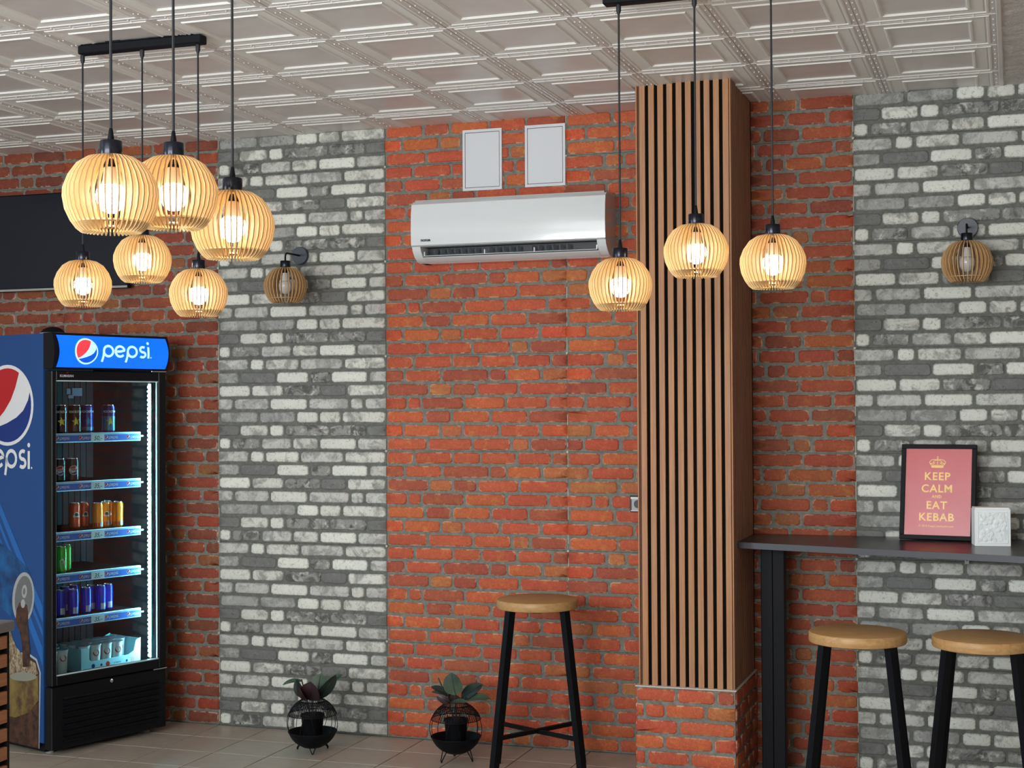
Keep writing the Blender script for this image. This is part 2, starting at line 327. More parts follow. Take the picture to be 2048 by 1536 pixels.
def wordmark(mb, fn, h, mi=0):
    # lower-case rounded letters p e p s i in strokes; h = x-height, origin at left end of the baseline, returns width
    w = 0.19; sc = h
    def P(pts): ribbon(mb, [(x * sc, y * sc) for x, y in pts], w * sc, fn, mi)
    def arc(cx, cy, rx, ry, a0, a1, n=20): return [(cx + rx * cos(RAD(a0 + (a1 - a0) * k / (n - 1))), cy + ry * sin(RAD(a0 + (a1 - a0) * k / (n - 1)))) for k in range(n)]
    x = 0.0
    for ch in 'pepsi':
        if ch == 'p':
            P(arc(x + 0.55, 0.5, 0.42, 0.41, 0, 360, 28)); P([(x + 0.14, 0.55), (x + 0.10, 0.1), (x + 0.0, -0.36)]); x += 1.16
        elif ch == 'e':
            P(arc(x + 0.45, 0.5, 0.42, 0.41, 12, 318, 24)); P([(x + 0.05, 0.48), (x + 0.5, 0.50), (x + 0.88, 0.60)]); x += 1.02
        elif ch == 's':
            P(arc(x + 0.40, 0.70, 0.26, 0.21, 50, 260, 14) + arc(x + 0.36, 0.29, 0.27, 0.21, 80, -140, 14)); x += 0.82
        else:
            P([(x + 0.1, 0.0), (x + 0.1, 0.92)]); mb.poly([(x * sc + 0.1 * sc + a * sc, 1.22 * sc + b * sc) for a, b in disc_pts(0.12, 12)], fn, mi); x += 0.25
    mb.poly([(x * sc + 0.1 * sc + a * sc, 0.06 * sc + b * sc) for a, b in disc_pts(0.06, 8)], fn, mi)
    return (x + 0.2) * sc

# ------------------------------------------------------------------ room shell
H = 3.178
def struct(name, mb, mats, label=None, smooth=False):
    o = part(name, mb, mats, None, smooth); o['kind'] = 'structure'
    if label: o['label'] = label
    return o
XL, XR, YF = -6.6, 1.6, -9.2
b = MB(); b.box(XL - 0.2, 0.012, -0.1, XR + 0.2, 0.2, 3.4); wall_back = struct('wall_back', b, M['mortar_grey'], 'back wall behind the brick pattern panels')
def wall_hole(axis, p0, p1, a0, a1, z0, z1, h0, h1, k0, k1):
    b = MB()
    def bx(s0, s1, c0, c1):
        if axis == 'x': b.box(s0, p0, c0, s1, p1, c1)
        else: b.box(p0, s0, c0, p1, s1, c1)
    bx(a0, h0, z0, z1); bx(h1, a1, z0, z1); bx(h0, h1, z0, k0); bx(h0, h1, k1, z1); return b
struct('wall_front', wall_hole('x', YF - 0.15, YF, XL - 0.2, XR + 0.2, -0.1, 3.4, -5.0, -0.4, 0.5, 3.0), M['plaster'], 'front wall with the wide shop window')
struct('wall_left', wall_hole('y', XL - 0.15, XL, YF, 0.012, -0.1, 3.4, -7.4, -5.0, 0.75, 2.65), M['plaster'], 'left side wall with a window')
b = MB(); b.box(XR, YF, -0.1, XR + 0.15, 0.012, 3.4); struct('wall_right', b, M['plaster'], 'plain right side wall')
b = MB()
for x0, x1, z0, z1 in ((-5.0, -0.4, 0.5, 0.56), (-5.0, -0.4, 2.94, 3.0), (-5.0, -4.94, 0.56, 2.94), (-0.46, -0.4, 0.56, 2.94), (-3.5, -3.44, 0.56, 2.94), (-1.96, -1.9, 0.56, 2.94)): b.box(x0, YF - 0.1, z0, x1, YF - 0.04, z1)
struct('window_1', b, M['white_m'], 'wide white framed shop window behind the viewer')

# floor: grout bed and tiles
b = MB(); b.box(XL - 0.2, YF, -0.12, XR + 0.2, 0.012, -0.006); floor = struct('floor', b, M['grout'], 'beige tiled floor with dark joints')
TS = 0.2972; fx, fy = -4.0861, -0.2784
b = MB(); g = 0.0026; b.bbox(-TS / 2 + g, -TS / 2 + g, -0.006, TS / 2 - g, TS / 2 - g, 0.0, 0.0012); ftile = b.mesh('floor_tile', M['floor'])
b = MB(); y0c = fy; b.bbox(-TS / 2 + g, -0.2784 / 2 + g, -0.006, TS / 2 - g, 0.2784 / 2 - g, 0.0, 0.0012); ftile_cut = b.mesh('floor_tile', M['floor'])
n_t = 0; rest = MB()
for j in range(-1, 31):
    for i in range(-9, 20):
        x = fx + (i + 0.5) * TS
        if not (XL + 0.1 < x < XR - 0.1): continue
        y = fy / 2 if j < 0 else fy - (j + 0.5) * TS
        if y < YF + 0.1: continue
        if j < 9 and -5.4 < x < 1.0 and n_t < 298:
            link('floor_tile', ftile_cut if j < 0 else ftile, floor, loc=(x, y, 0)); n_t += 1
        else:
            hy = (0.2784 if j < 0 else TS) / 2 - g; rest.box(x - TS / 2 + g, y - hy, -0.006, x + TS / 2 - g, y + hy, 0)
o = part('far_floor_tiles', rest, M['floor'], floor); o['kind'] = 'stuff'

# ceiling: flat slab, foam tiles, stucco strip to the right
RX, RY = -2.0477, -0.3218
b = MB(); b.box(XL - 0.2, YF, H + 0.004, XR + 0.2, 0.012, H + 0.15); ceiling = struct('ceiling', b, M['tile'], 'white ceiling of moulded square foam tiles')
prof = [(0.0, .008), (.014, .008), (.017, .005), (.020, .005), (.024, .0100), (.031, .0100), (.035, .006), (.038, .006), (.042, .0080), (.085, .005), (.0885, .0100), (.0955, .0100), (.0985, .0062), (.101, .0062), (.1025, .0035)]
def ceil_tile(cut=None):
    b = MB(); h = 0.25; vs = []; fs = []; N = len(prof)
    for d, z in prof:
        e = h - d - 0.0008; vs += [(-e, -e, -z), (e, -e, -z), (e, e, -z), (-e, e, -z)]
    band = []
    for i in range(N - 1):
        for k in range(4):
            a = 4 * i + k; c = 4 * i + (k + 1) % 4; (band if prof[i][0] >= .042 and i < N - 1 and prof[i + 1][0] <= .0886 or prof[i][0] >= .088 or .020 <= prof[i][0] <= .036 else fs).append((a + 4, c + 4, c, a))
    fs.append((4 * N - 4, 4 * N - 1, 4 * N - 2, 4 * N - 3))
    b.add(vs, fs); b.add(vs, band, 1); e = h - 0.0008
    b.add([(-e, -e, 0.003), (e, -e, 0.003), (e, e, 0.003), (-e, e, 0.003), (-e, -e, -.009), (e, -e, -.009), (e, e, -.009), (-e, e, -.009)], [(0, 1, 2, 3), (0, 4, 5, 1), (1, 5, 6, 2), (2, 6, 7, 3), (3, 7, 4, 0)])
    for k in range(4):
        for q in (-0.17, -0.085, 0.0, 0.085, 0.17):
            M4 = Matrix.Rotation(k * pi / 2, 4, 'Z') @ Matrix.Translation((q, -h + 0.010, -0.0078)); r = 0.0038
            b.add([M4 @ Vector(p) for p in ((-r, -r, 0), (r, -r, 0), (r, r, 0), (-r, r, 0), (0, 0, -0.0045))], [(1, 0, 4), (2, 1, 4), (3, 2, 4), (0, 3, 4)])
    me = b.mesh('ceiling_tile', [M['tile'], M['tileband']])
    if cut is not None:
        bm = bmesh.new(); bm.from_mesh(me); bmesh.ops.bisect_plane(bm, geom=bm.verts[:] + bm.edges[:] + bm.faces[:], plane_co=(0, cut, 0), plane_no=(0, 1, 0), clear_outer=True); bm.to_mesh(me); bm.free()
    return me
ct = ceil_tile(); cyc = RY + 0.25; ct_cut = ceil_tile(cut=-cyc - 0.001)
for k in range(-1, 9):
    for i in range(-9, 4):
        x = RX + 0.5 * i + 0.25; y = RY - 0.5 * k - 0.25
        if x < XL + 0.2: continue
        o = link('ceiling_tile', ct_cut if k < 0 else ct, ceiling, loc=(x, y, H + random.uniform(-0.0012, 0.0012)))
        o.rotation_euler = (random.uniform(-.002, .002), random.uniform(-.002, .002), 0)
b = MB(); n1_, n2_ = 60, 150; x0, x1 = RX + 2.0 + 0.02, XR
vs = [(x0 + (x1 - x0) * i / n1_, -3.6 + 3.6 * j / n2_, H - 0.004 - random.uniform(0, 0.007)) for j in range(n2_ + 1) for i in range(n1_ + 1)]
b.add(vs, [(j * (n1_ + 1) + i, (j + 1) * (n1_ + 1) + i, (j + 1) * (n1_ + 1) + i + 1, j * (n1_ + 1) + i + 1) for j in range(n2_) for i in range(n1_)])
part('stucco_field', b, M['stucco'], ceiling, True, None, label='rough white stucco beside the foam tiles')
b = MB(); b.bbox(RX + 2.0, -4.8, H - 0.013, RX + 2.0 + 0.022, 0, H + 0.002, 0.004); struct('trim_1', b, M['tile'], 'narrow white edge strip ending the foam ceiling tiles')

# ------------------------------------------------------------------ brick pattern cladding
RH, PH, PW = 0.4945 / 7, 0.4945, 0.985
ZT = 1.9812
def brick_mesh(w, h, seed, cutL=False, cutR=False, t=0.007):
    rn = random.Random(seed); x0, x1, z0, z1 = -w / 2, w / 2, -h / 2, h / 2; c = min(0.012, w * 0.2)
    j = lambda: rn.uniform(-0.0016, 0.0016)
    cl = 0.001 if cutL else c; cr = 0.001 if cutR else c; m1 = x0 + w * rn.uniform(.3, .7); m2 = x0 + w * rn.uniform(.3, .7)
    P = [(x0 + cl, z0 + j()), (m1, z0 + j()), (x1 - cr, z0 + j()), (x1 + (0 if cutR else j()), z0 + cr * .8), (x1 + (0 if cutR else j()), z1 - cr * .8), (x1 - cr, z1 + j()), (m2, z1 + j()), (x0 + cl, z1 + j()), (x0 + (0 if cutL else j()), z1 - cl * .8), (x0 + (0 if cutL else j()), z0 + cl * .8)]
    n = len(P); vs = []; at = []
    for ins, y, e in ((0.0, 0.0, 1.0), (0.0022, -t * 0.75, 1.0), (0.0065, -t, 0.15)):
        for x, z in P:
            ix = ins if abs(x) > w / 2 - c * 1.6 else ins * .3; iz = ins
            vs.append((x - math.copysign(min(ix, abs(x)), x) if not ((cutL and x < 0) or (cutR and x > 0)) else x, y, z - math.copysign(iz if abs(z) > h / 2 - 0.004 else iz * 0.5, z))); at.append(e)
    vs.append((rn.uniform(-.2, .2) * w, -t - 0.0012, 0)); at.append(0.0); fs = []
    for r in range(2):
        for k in range(n): a = r * n + k; c2 = r * n + (k + 1) % n; fs.append((a, c2, c2 + n, a + n))
    for k in range(n): fs.append((2 * n + k, 2 * n + (k + 1) % n, 3 * n))
    me = bpy.data.meshes.new('brick'); me.from_pydata(vs, [], fs)
    A = me.attributes.new('edge', 'FLOAT', 'POINT'); A.data.foreach_set('value', at)
    me.polygons.foreach_set('use_smooth', [True] * len(fs)); return me
def norm(rows, a, w): return [[((p[0] - a) / w, (p[1] - a) / w, p[2] if len(p) > 2 else None) for p in r] for r in rows]
GREY = norm([
 [(50, 303, 'M'), (328, 437, 'W'), (460, 738, 'L'), (757, 1108, 'M'), (1130, 1456, 'L')],
 [(48, 222, 'N'), (240, 542, 'D'), (555, 818, 'W'), (838, 1007, 'K'), (1020, 1310, 'W'), (1333, 1465, 'M')],
 [(55, 318, 'W'), (338, 602, 'L'), (620, 920, 'K'), (928, 1138, 'D'), (1150, 1458, 'L')],
 [(48, 167, 'M'), (188, 480, 'M'), (500, 807, 'W'), (828, 1157, 'M'), (1177, 1277, 'L'), (1298, 1465, 'M')],
 [(62, 388, 'N'), (408, 706, 'N'), (725, 899, 'W'), (918, 1090, 'L'), (1110, 1460, 'L')],
 [(48, 228, 'D'), (238, 474, 'L'), (494, 609, 'W'), (630, 992, 'K'), (1003, 1303, 'K'), (1310, 1465, 'D')],
 [(55, 145, 'W'), (168, 403, 'K'), (423, 674, 'M'), (691, 899, 'L'), (918, 1216, 'W'), (1233, 1465, 'M')]], 46, 1421)
REDA = norm([
 [(48, 205, 'R'), (220, 438, 'R'), (448, 602, 'R'), (616, 810, 'R'), (825, 1009, 'R'), (1025, 1107, 'D')],
 [(45, 147, 'D'), (163, 371, 'R'), (385, 652, 'D'), (664, 755, 'D'), (767, 953, 'O'), (971, 1108, 'Y')],
 [(52, 295, 'D'), (308, 437, 'Y'), (447, 579, 'D'), (594, 823, 'R'), (838, 1104, 'R')],
 [(45, 164, 'R'), (178, 249, 'R'), (263, 503, 'D'), (519, 749, 'O'), (764, 991, 'R'), (1006, 1108, 'R')],
 [(52, 268, 'O'), (284, 429, 'D'), (446, 658, 'O'), (674, 878, 'R'), (890, 1105, 'D')],
 [(45, 141, 'B'), (154, 363, 'O'), (378, 496, 'Y'), (509, 711, 'R'), (728, 948, 'R'), (966, 1108, 'B')],
 [(53, 285, 'R'), (300, 554, 'R'), (568, 779, 'R'), (795, 886, 'Y'), (900, 1101, 'D')]], 43, 1066)
def R2(L): return norm(L, 1108, 1063)
REDB = [R2([[(1112, 1313, 'R'), (1333, 1421, 'Y'), (1440, 1660, 'R')], [(1108, 1246, 'B'), (1260, 1498, 'D'), (1512, 1700, 'R')], [(1108, 1325, 'D'), (1340, 1560, 'R')], [(1108, 1201, 'R'), (1220, 1459, 'R'), (1470, 1700, 'R')], [(1112, 1381, 'R'), (1400, 1640, 'R')], [(1108, 1242, 'Y'), (1264, 1451, 'O'), (1468, 1690, 'R')], [(1112, 1190, 'D'), (1205, 1393, 'R'), (1414, 1640, 'R')]]),
        R2([[(1115, 1286, 'R'), (1303, 1560, 'O')], [(1108, 1223, 'Y'), (1241, 1472, 'R'), (1488, 1690, 'D')], [(1120, 1382, 'Y'), (1402, 1640, 'Y')], [(1108, 1242, 'R'), (1258, 1336, 'R'), (1355, 1590, 'R')], [(1120, 1358, 'O'), (1375, 1600, 'R')], [(1108, 1216, 'B'), (1230, 1467, 'O'), (1482, 1700, 'R')], [(1120, 1377, 'O'), (1392, 1620, 'R')]])]
REDC = [norm([[(190, 215, 'R'), (232, 446, 'R'), (467, 678, 'R'), (697, 793, 'D')], [(190, 262, 'D'), (284, 383, 'D'), (402, 614, 'O'), (635, 797, 'O')], [(190, 463, 'D'), (480, 787, 'R')], [(190, 379, 'O'), (397, 659, 'R'), (675, 797, 'R')], [(190, 271, 'R'), (291, 526, 'R'), (543, 793, 'D')], [(190, 333, 'R'), (354, 609, 'R'), (629, 797, 'B')], [(190, 411, 'D'), (434, 531, 'Y'), (554, 789, 'R')]], 190, 607),
        norm([[(190, 481, 'R'), (494, 789, 'R')], [(190, 231, 'R'), (251, 386, 'O'), (402, 661, 'O'), (678, 797, 'B')], [(190, 304, 'O'), (327, 498, 'Y'), (517, 791, 'O')], [(190, 217, 'R'), (236, 526, 'R'), (542, 631, 'O'), (646, 797, 'B')], [(190, 299, 'O'), (319, 466, 'Y'), (486, 796, 'R')], [(190, 398, 'R'), (415, 640, 'R'), (660, 797, 'R')], [(190, 250, 'R'), (268, 480, 'D'), (500, 790, 'O')]], 190, 607)]
TONE = {'R': (187, 86, 58), 'O': (194, 97, 58), 'B': (202, 86, 54), 'D': (167, 83, 60), 'Y': (182, 104, 64),
        'W': (214, 214, 203), 'L': (206, 205, 194), 'M': (188, 187, 179), 'N': (156, 156, 150), 'K': (138, 137, 131), 'D2': (112, 112, 108)}
MOT = {'W': 0.05, 'L': 0.6, 'M': 0.5, 'N': 0.45, 'K': 1.0, 'D2': 0.12}
_bc = {}
def lay_bricks(parent, pats, X0, Wp, z_lo, z_hi, grey, dark=1.0, xmax=None, place=None, ztop=ZT, seed=0, gap=0.8):
    """rows of bricks; place(x, z) -> location, rotation"""
    n = 0; rn = random.Random(seed + 11)
    jj = range(-int((ztop - z_lo) / PH) - 1, int((z_hi - ztop) / PH) + 2)
    for pi_, j in enumerate(sorted(jj)):
        zt = ztop + PH * j
        pat_i = (j * 5 + seed) % len(pats); pat = pats[pat_i]
        for r in range(7):
            zc = zt - (r + 0.5) * RH; h = RH * gap; lo, hi = zc - h / 2, zc + h / 2
            if hi < z_lo + 0.01 or lo > z_hi - 0.01: continue
            cut = False
            if lo < z_lo: lo = z_lo + 0.001; cut = True
            if hi > z_hi: hi = z_hi - 0.001; cut = True
            for i, (a, c, tn) in enumerate(pat[r]):
                xa, xb = X0 + a * Wp, X0 + c * Wp
                cl, cr = a < 0.004, c > 0.996
                xe = X0 + (Wp if xmax is None else xmax)
                if xa > xe - 0.015: continue
                if xb > xe: xb = xe - 0.0005; cr = True
                key = (round(xb - xa, 4), round(hi - lo, 4), cl, cr, r)
                if key not in _bc: _bc[key] = brick_mesh(xb - xa, hi - lo, hash(key) & 0xffff, cl, cr)
                if key in _bc and _bc[key].materials.get(M['grey' if grey else 'red'].name) is None and len(_bc[key].materials) == 0: _bc[key].materials.append(M['grey' if grey else 'red'])
                loc, rot = place((xa + xb) / 2, (lo + hi) / 2)
                o = bpy.data.objects.new('brick', _bc[key]); C.objects.link(o); o.parent = parent; o.location = loc; o.rotation_euler = rot
                if grey and tn == 'D': tn = 'D2'
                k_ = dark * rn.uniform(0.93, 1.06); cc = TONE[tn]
                cold = 1 + (1 - min(dark, 1)) * 0.35  # lower tones lean bluer: cool dim light put into the colour
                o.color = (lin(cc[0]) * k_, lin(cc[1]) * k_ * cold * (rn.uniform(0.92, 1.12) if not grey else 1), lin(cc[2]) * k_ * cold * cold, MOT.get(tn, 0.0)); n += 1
    return n
def panel_strip(idx, X0, X1, pats, Wp, grey, label, dark=1.0, seed=0):
    b = MB(); z = -0.0 ; g_ = 0.0007
    zs = [0.003] + [ZT + PH * j for j in range(-3, 3)] + [H + 0.003]
    zs = sorted(set(round(z, 4) for z in zs if 0.003 <= z <= H + 0.004))
    for a, c in zip(zs[:-1], zs[1:]):
        if c - a > 0.02: b.box(X0 + g_, 0.0, a + g_, X1 - g_, 0.0125, c - g_)
    o = struct('trim_%d' % idx, b, M['mortar_grey' if grey else 'mortar_red'], label)
    n = lay_bricks(o, pats, X0, Wp, 0.004, H - 0.002, grey, dark, X1 - X0, lambda x, z: ((x, 0.0, z), (0, 0, 0)), seed=seed)
    return o, n
B0, B1, B2, B3 = -4.0859, -3.0976, -1.185, -0.7032
strips = [(2, B0 - 2 * PW, B0 - PW, [REDA], PW, False, 'dark red brick pattern panels behind the television and fridge', 0.48, 1),  # left strips: darker print, and the dim corner's shade in their tone
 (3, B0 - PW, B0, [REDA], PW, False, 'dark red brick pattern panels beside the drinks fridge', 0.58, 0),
 (4, B0, B1, [GREY], B1 - B0, True, 'grey and white brick pattern strip left of the air conditioner', 1.0, 0),
 (5, B1, B1 + PW, [REDA], PW, False, 'orange red brick pattern strip under the air conditioner', 1.0, 0),
 (6, B1 + PW, -1.617, REDB, PW, False, 'narrow orange red brick strip left of the slatted pillar', 1.0, 0),
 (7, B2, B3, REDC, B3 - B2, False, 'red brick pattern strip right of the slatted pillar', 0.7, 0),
 (8, B3, B3 + PW, [GREY], PW, True, 'grey and white brick pattern strip at the far right', 0.97, 0),
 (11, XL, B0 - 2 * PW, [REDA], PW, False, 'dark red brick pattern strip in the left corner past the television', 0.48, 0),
 (9, B3 + PW, XR, [REDA], PW, False, 'red brick pattern strip past the right picture edge', 0.8, 0)]
tot = 0
for s_ in strips:
    o, n = panel_strip(*s_); tot += n
# pale sealant lines along the panel seams
b = MB()
for x in (B0, B1 + PW, B3):
    z = 0.02
    rn = random.Random(int(x * 100))
    while z < H - 0.05:
        L = rn.uniform(0.02, 0.16); b.box(x - rn.uniform(.0006, .0016), -0.0016, z, x + rn.uniform(.0006, .0016), 0.001, min(z + L, H)); z += L + rn.uniform(0.0, 0.10)
for x in (B0, B1, B1 + PW, B3):
    for j in range(-3, 3):
        zz = ZT + PH * j; rr = 0.006
        b.add([(x - rr, -0.0085, zz), (x, -0.0085, zz - rr * 1.5), (x + rr * 1.4, -0.0085, zz), (x, -0.0085, zz + rr), (x, -0.0115, zz)], [(0, 1, 4), (1, 2, 4), (2, 3, 4), (3, 0, 4)])
struct('trim_10', b, mat('pale_sealant', rgb(196, 184, 164), 0.7), 'pale sealant crumbs along the panel seams')

# ------------------------------------------------------------------ pillar
PX0, PX1, PY = -1.617, -1.182, -0.555
zt0 = 0.452
b = MB(); b.box(PX0 + 0.012, PY + 0.012, zt0, PX1 - 0.012, 0.0, H + 0.004)
b.box(-1.626, PY - 0.009, 0.0, -1.179, 0.0, zt0 - 0.004, 1)
pillar = part('pillar', b, [M['felt'], M['mortar_red']], None); tag(pillar, 'square pillar clad in brown vertical slats over a red brick base', kind='structure')
sl = MB(); sl.bbox(0, 0, zt0 - 0.001, 0.0265, 0.0125, H, 0.0012); slm = sl.mesh('slat', M['slat'])
for i in range(10): link('slat', slm, pillar, loc=(PX0 + 0.0165 + 0.0425 * i, PY, 0))
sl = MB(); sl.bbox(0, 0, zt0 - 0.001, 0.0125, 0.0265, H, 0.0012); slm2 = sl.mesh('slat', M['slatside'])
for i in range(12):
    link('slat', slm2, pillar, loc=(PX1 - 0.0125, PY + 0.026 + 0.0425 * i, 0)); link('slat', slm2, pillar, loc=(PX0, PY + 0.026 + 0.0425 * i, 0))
sl = MB(); sl.bbox(0, 0, zt0 - 0.001, 0.0065, 0.014, H, 0.001); cm = sl.mesh('corner_strip', M['slat'])
link('corner_strip', cm, pillar, loc=(PX0 - 0.0005, PY - 0.001, 0)); link('corner_strip', cm, pillar, loc=(PX1 - 0.0065, PY - 0.001, 0))
BASE = norm([[(190, 658, 'R'), (694, 1143, 'R'), (1180, 1375, 'D')], [(185, 268, 'R'), (303, 527, 'R'), (553, 1012, 'O'), (1052, 1390, 'Y')], [(187, 682, 'R'), (720, 1375, 'R')], [(185, 508, 'O'), (543, 1107, 'O'), (1140, 1390, 'R')], [(185, 280, 'R'), (326, 818, 'R'), (852, 1385, 'R')], [(190, 460, 'O'), (500, 980, 'R'), (1015, 1385, 'R')], [(185, 620, 'R'), (660, 1130, 'D'), (1165, 1390, 'R')]], 185, 1205)
lay_bricks(pillar, [BASE], 0, 0.447, 0.003, zt0 - 0.006, False, 1.05, None, lambda x, z: ((-1.626 + x, PY - 0.009, z), (0, 0, 0)), ztop=zt0 - 0.004, gap=0.79)
lay_bricks(pillar, [REDA], 0, PW, 0.003, zt0 - 0.006, False, 0.9, 0.56, lambda x, z: ((-1.179, PY - 0.009 + x, z), (0, 0, pi / 2)), ztop=zt0 - 0.004)  # base sides toned darker than the front, their shade in the brick colour
lay_bricks(pillar, [REDA], 0, PW, 0.003, zt0 - 0.006, False, 0.9, 0.56, lambda x, z: ((-1.626, -x, z), (0, 0, -pi / 2)), ztop=zt0 - 0.004)
b = MB(); b.bbox(-1.633, PY - 0.017, zt0 - 0.006, -1.172, 0.0, zt0, 0.002); part('plaster_ledge', b, M['plaster'], pillar)

# ------------------------------------------------------------------ lamps
def rib_mesh(name, mt, sc=1.0, th=0.0032, edge=None):
    out = [(.030, .0895), (.055, .084), (.080, .068), (.100, .040), (.1115, .010), (.1125, -.012), (.107, -.042), (.095, -.068), (.082, -.086), (.070, -.0955)]
    inn = [(.022, .0800), (.047, .073), (.070, .056), (.086, .032), (.0945, .007), (.095, -.013), (.0905, -.038), (.080, -.060), (.066, -.075), (.052, -.0880)]
    b = MB(); n = len(out); vs = []; ed = []
    for s_ in (-th / 2, th / 2):
        for (r, z) in out: vs.append((r * sc, s_, z * sc))
        for (r, z) in inn: vs.append((r * sc, s_, z * sc))
    fs = []
    for i in range(n - 1):
        fs.append((i, i + 1, n + i + 1, n + i)); a = 2 * n; fs.append((a + i + 1, a + i, a + n + i, a + n + i + 1))
        ed.append((i + 1, i, a + i, a + i + 1)); ed.append((n + i, n + i + 1, a + n + i + 1, a + n + i))
    fs.append((0, n, 3 * n, 2 * n)); fs.append((2 * n - 1, n - 1, 3 * n - 1, 4 * n - 1)); o0 = len(b.v); b.add(vs, fs); b.f += ed; b.m += [1] * len(ed)
    return b.mesh('rib', [mt, edge or mt])
def ring(b, r0, r1, z, h, n=32, mi=0):
    vs = []; fs = []
    for r, zz in ((r0, z), (r1, z), (r1, z + h), (r0, z + h)):
        for k in range(n): vs.append((r * cos(2 * pi * k / n), r * sin(2 * pi * k / n), zz))
    for q in range(4):
        for k in range(n): a = q * n + k; c = q * n + (k + 1) % n; d = ((q + 1) % 4) * n; fs.append((a, d + k, d + (k + 1) % n, c))
    b.add(vs, fs, mi)
def shade_parts(root, nrib, mt, lit, zc=0.0, sc=1.0):
    b = MB(); ring(b, 0.012, 0.036, zc + 0.0795, 0.004); sh = part('lamp_shade', b, mt, root)
    b = MB(); ring(b, 0.056, 0.088, zc - 0.0745, 0.004); part('lower_hoop', b, mt, sh); rm = rib_mesh('rib', mt, sc, edge=M['rib_edge'] if lit else M['rib_edge_pale'])
    for k in range(nrib):
        o = link('rib', rm, sh, loc=(0, 0, zc)); o.rotation_euler = (0, 0, 2 * pi * (k + 0.3) / nrib)
    b = MB(); b.lathe([(.0255, zc + .084), (.0265, zc + .086), (.0265, zc + .121), (.025, zc + .1235), (.008, zc + .1235)], 24); part('socket', b, M['blackgloss'], root, True)
    b = MB(); b.lathe([(.001, zc - .050), (.013, zc - .048), (.026, zc - .037), (.034, zc - .018), (.0355, zc - .006), (.033, zc + .007), (.0235, zc + .018)], 20)
    bl = part('bulb', b, M['bulb_on'] if lit else M['bulb_off'], root, True, 60)
    b = MB(); b.lathe([(.0235, zc + .0165), (.0195, zc + .030), (.017, zc + .056), (.014, zc + .064)], 18, 0); b.lathe([(.0175, zc + .060), (.0175, zc + .0845)], 18, 1)
    part('bulb_collar', b, [M['bulb_neck'] if lit else M['bulb_off'], M['black']], bl, True)
def pendant(X, Y, Z, ztop, label, group):
    root = thing('pendant_lamp', label, 'lamp', (X, Y, Z), 0, group)
    shade_parts(root, 44, M['ply'], True)
    b = MB(); b.lathe([(.0085, .1235), (.007, .135), (.0045, .152), (.0035, .154)], 12); part('strain_relief', b, M['black'], root, True)
    b = MB(); b.tube([(0, 0, .150), (0, 0, ztop - Z - 0.02)], 0.0036, 8); b.lathe([(.004, ztop - Z - .035), (.009, ztop - Z - .022), (.009, ztop - Z)], 10); part('cord', b, M['cord'], root, True)
    return root
def ceiling_bar(x0, x1, y, rz_len, label, axis='x'):
    L = rz_len
    root = thing('ceiling_bar', label, 'light mount', ((x0 + x1) / 2 if axis == 'x' else x0, y, H - 0.045), 0 if axis == 'x' else pi / 2)
    b = MB(); b.bbox(-L / 2, -0.024, 0, L / 2, 0.024, 0.034, 0.004); part('bar_body', b, M['black'], root)
    b = MB()
    rn = random.Random(int(L * 1000)); x = -L / 2 + 0.01
    while x < L / 2 - 0.05:
        w = rn.uniform(0.02, 0.07); b.bbox(x, -0.02, 0.034, x + w, 0.02, 0.034 + rn.uniform(0.004, 0.010), 0.0015); x += w
    part('mounting_rail', b, M['black'], root)
    return root
ceiling_bar(-3.51, -2.985, -2.055, 0.56, 'black ceiling bar above the three small pendants at left')
ceiling_bar(-1.36, -0.70, -2.05, 0.66, 'black ceiling bar above the three pendants near the pillar')
ceiling_bar(-2.014, -2.014, -3.83, 0.62, 'black ceiling bar above the three largest pendants', 'y')
ZB = H - 0.045
G1, G2, G3 = 'large pendants at the front left', 'small pendants behind them at left', 'pendants in front of the pillar'
for X, Y, Z, lb, g_ in ((-2.031, -4.082, 2.232, 'lit ribbed wooden pendant, largest and leftmost of the big trio', G1), (-2.018, -3.825, 2.269, 'lit ribbed wooden pendant, middle of the big trio', G1), (-1.991, -3.572, 2.214, 'lit ribbed wooden pendant, rightmost and lowest of the big trio', G1),
    (-3.523, -2.05, 2.221, 'small lit ribbed wooden pendant hanging before the television', G2), (-3.248, -2.05, 2.309, 'small lit ribbed wooden pendant, highest of the back left trio', G2), (-2.997, -2.05, 2.168, 'small lit ribbed wooden pendant hanging nearest the left wall sconce', G2),
    (-1.307, -2.05, 2.148, 'lit ribbed wooden pendant below the right end of the air conditioner', G3), (-1.036, -2.05, 2.256, 'lit ribbed wooden pendant hanging before the slatted pillar', G3), (-0.771, -2.05, 2.208, 'lit ribbed wooden pendant hanging right of the slatted pillar', G3)):
    pendant(X, Y, Z, ZB, lb, g_)
def sconce(X, Z, label):
    root = thing('wall_sconce', label, 'lamp', (X, 0, Z), 0, 'unlit wall sconces')
    Mr = Matrix.Rotation(pi / 2, 4, 'X')
    b = MB(); b.lathe([(.046, .006), (.046, .026), (.044, .028)], 36, M4=Mr); part('wall_plate', b, M['plate'], root, True)
    b = MB(); pts = [(0, -.026, 0), (0, -.165, 0)] + [(0, -.165 - .022 * sin(RAD(a)), -.022 + .022 * cos(RAD(a))) for a in (15, 30, 45, 60, 75, 90)] + [(0, -.187, -.055)]
    b.tube(pts, 0.0048, 10); part('arm', b, M['black'], root, True)
    sub = shade_parts_offset(root)
def shade_parts_offset(root):
    before = set(root.children); shade_parts(root, 32, M['plydark'], False)
    for ch in root.children:
        if ch not in before: ch.location = (0, -.187, -.166)
sconce(-3.585, 2.522, 'small unlit wooden wall sconce left of the air conditioner'); sconce(-0.19, 2.522, 'unlit wooden wall sconce above the red poster')

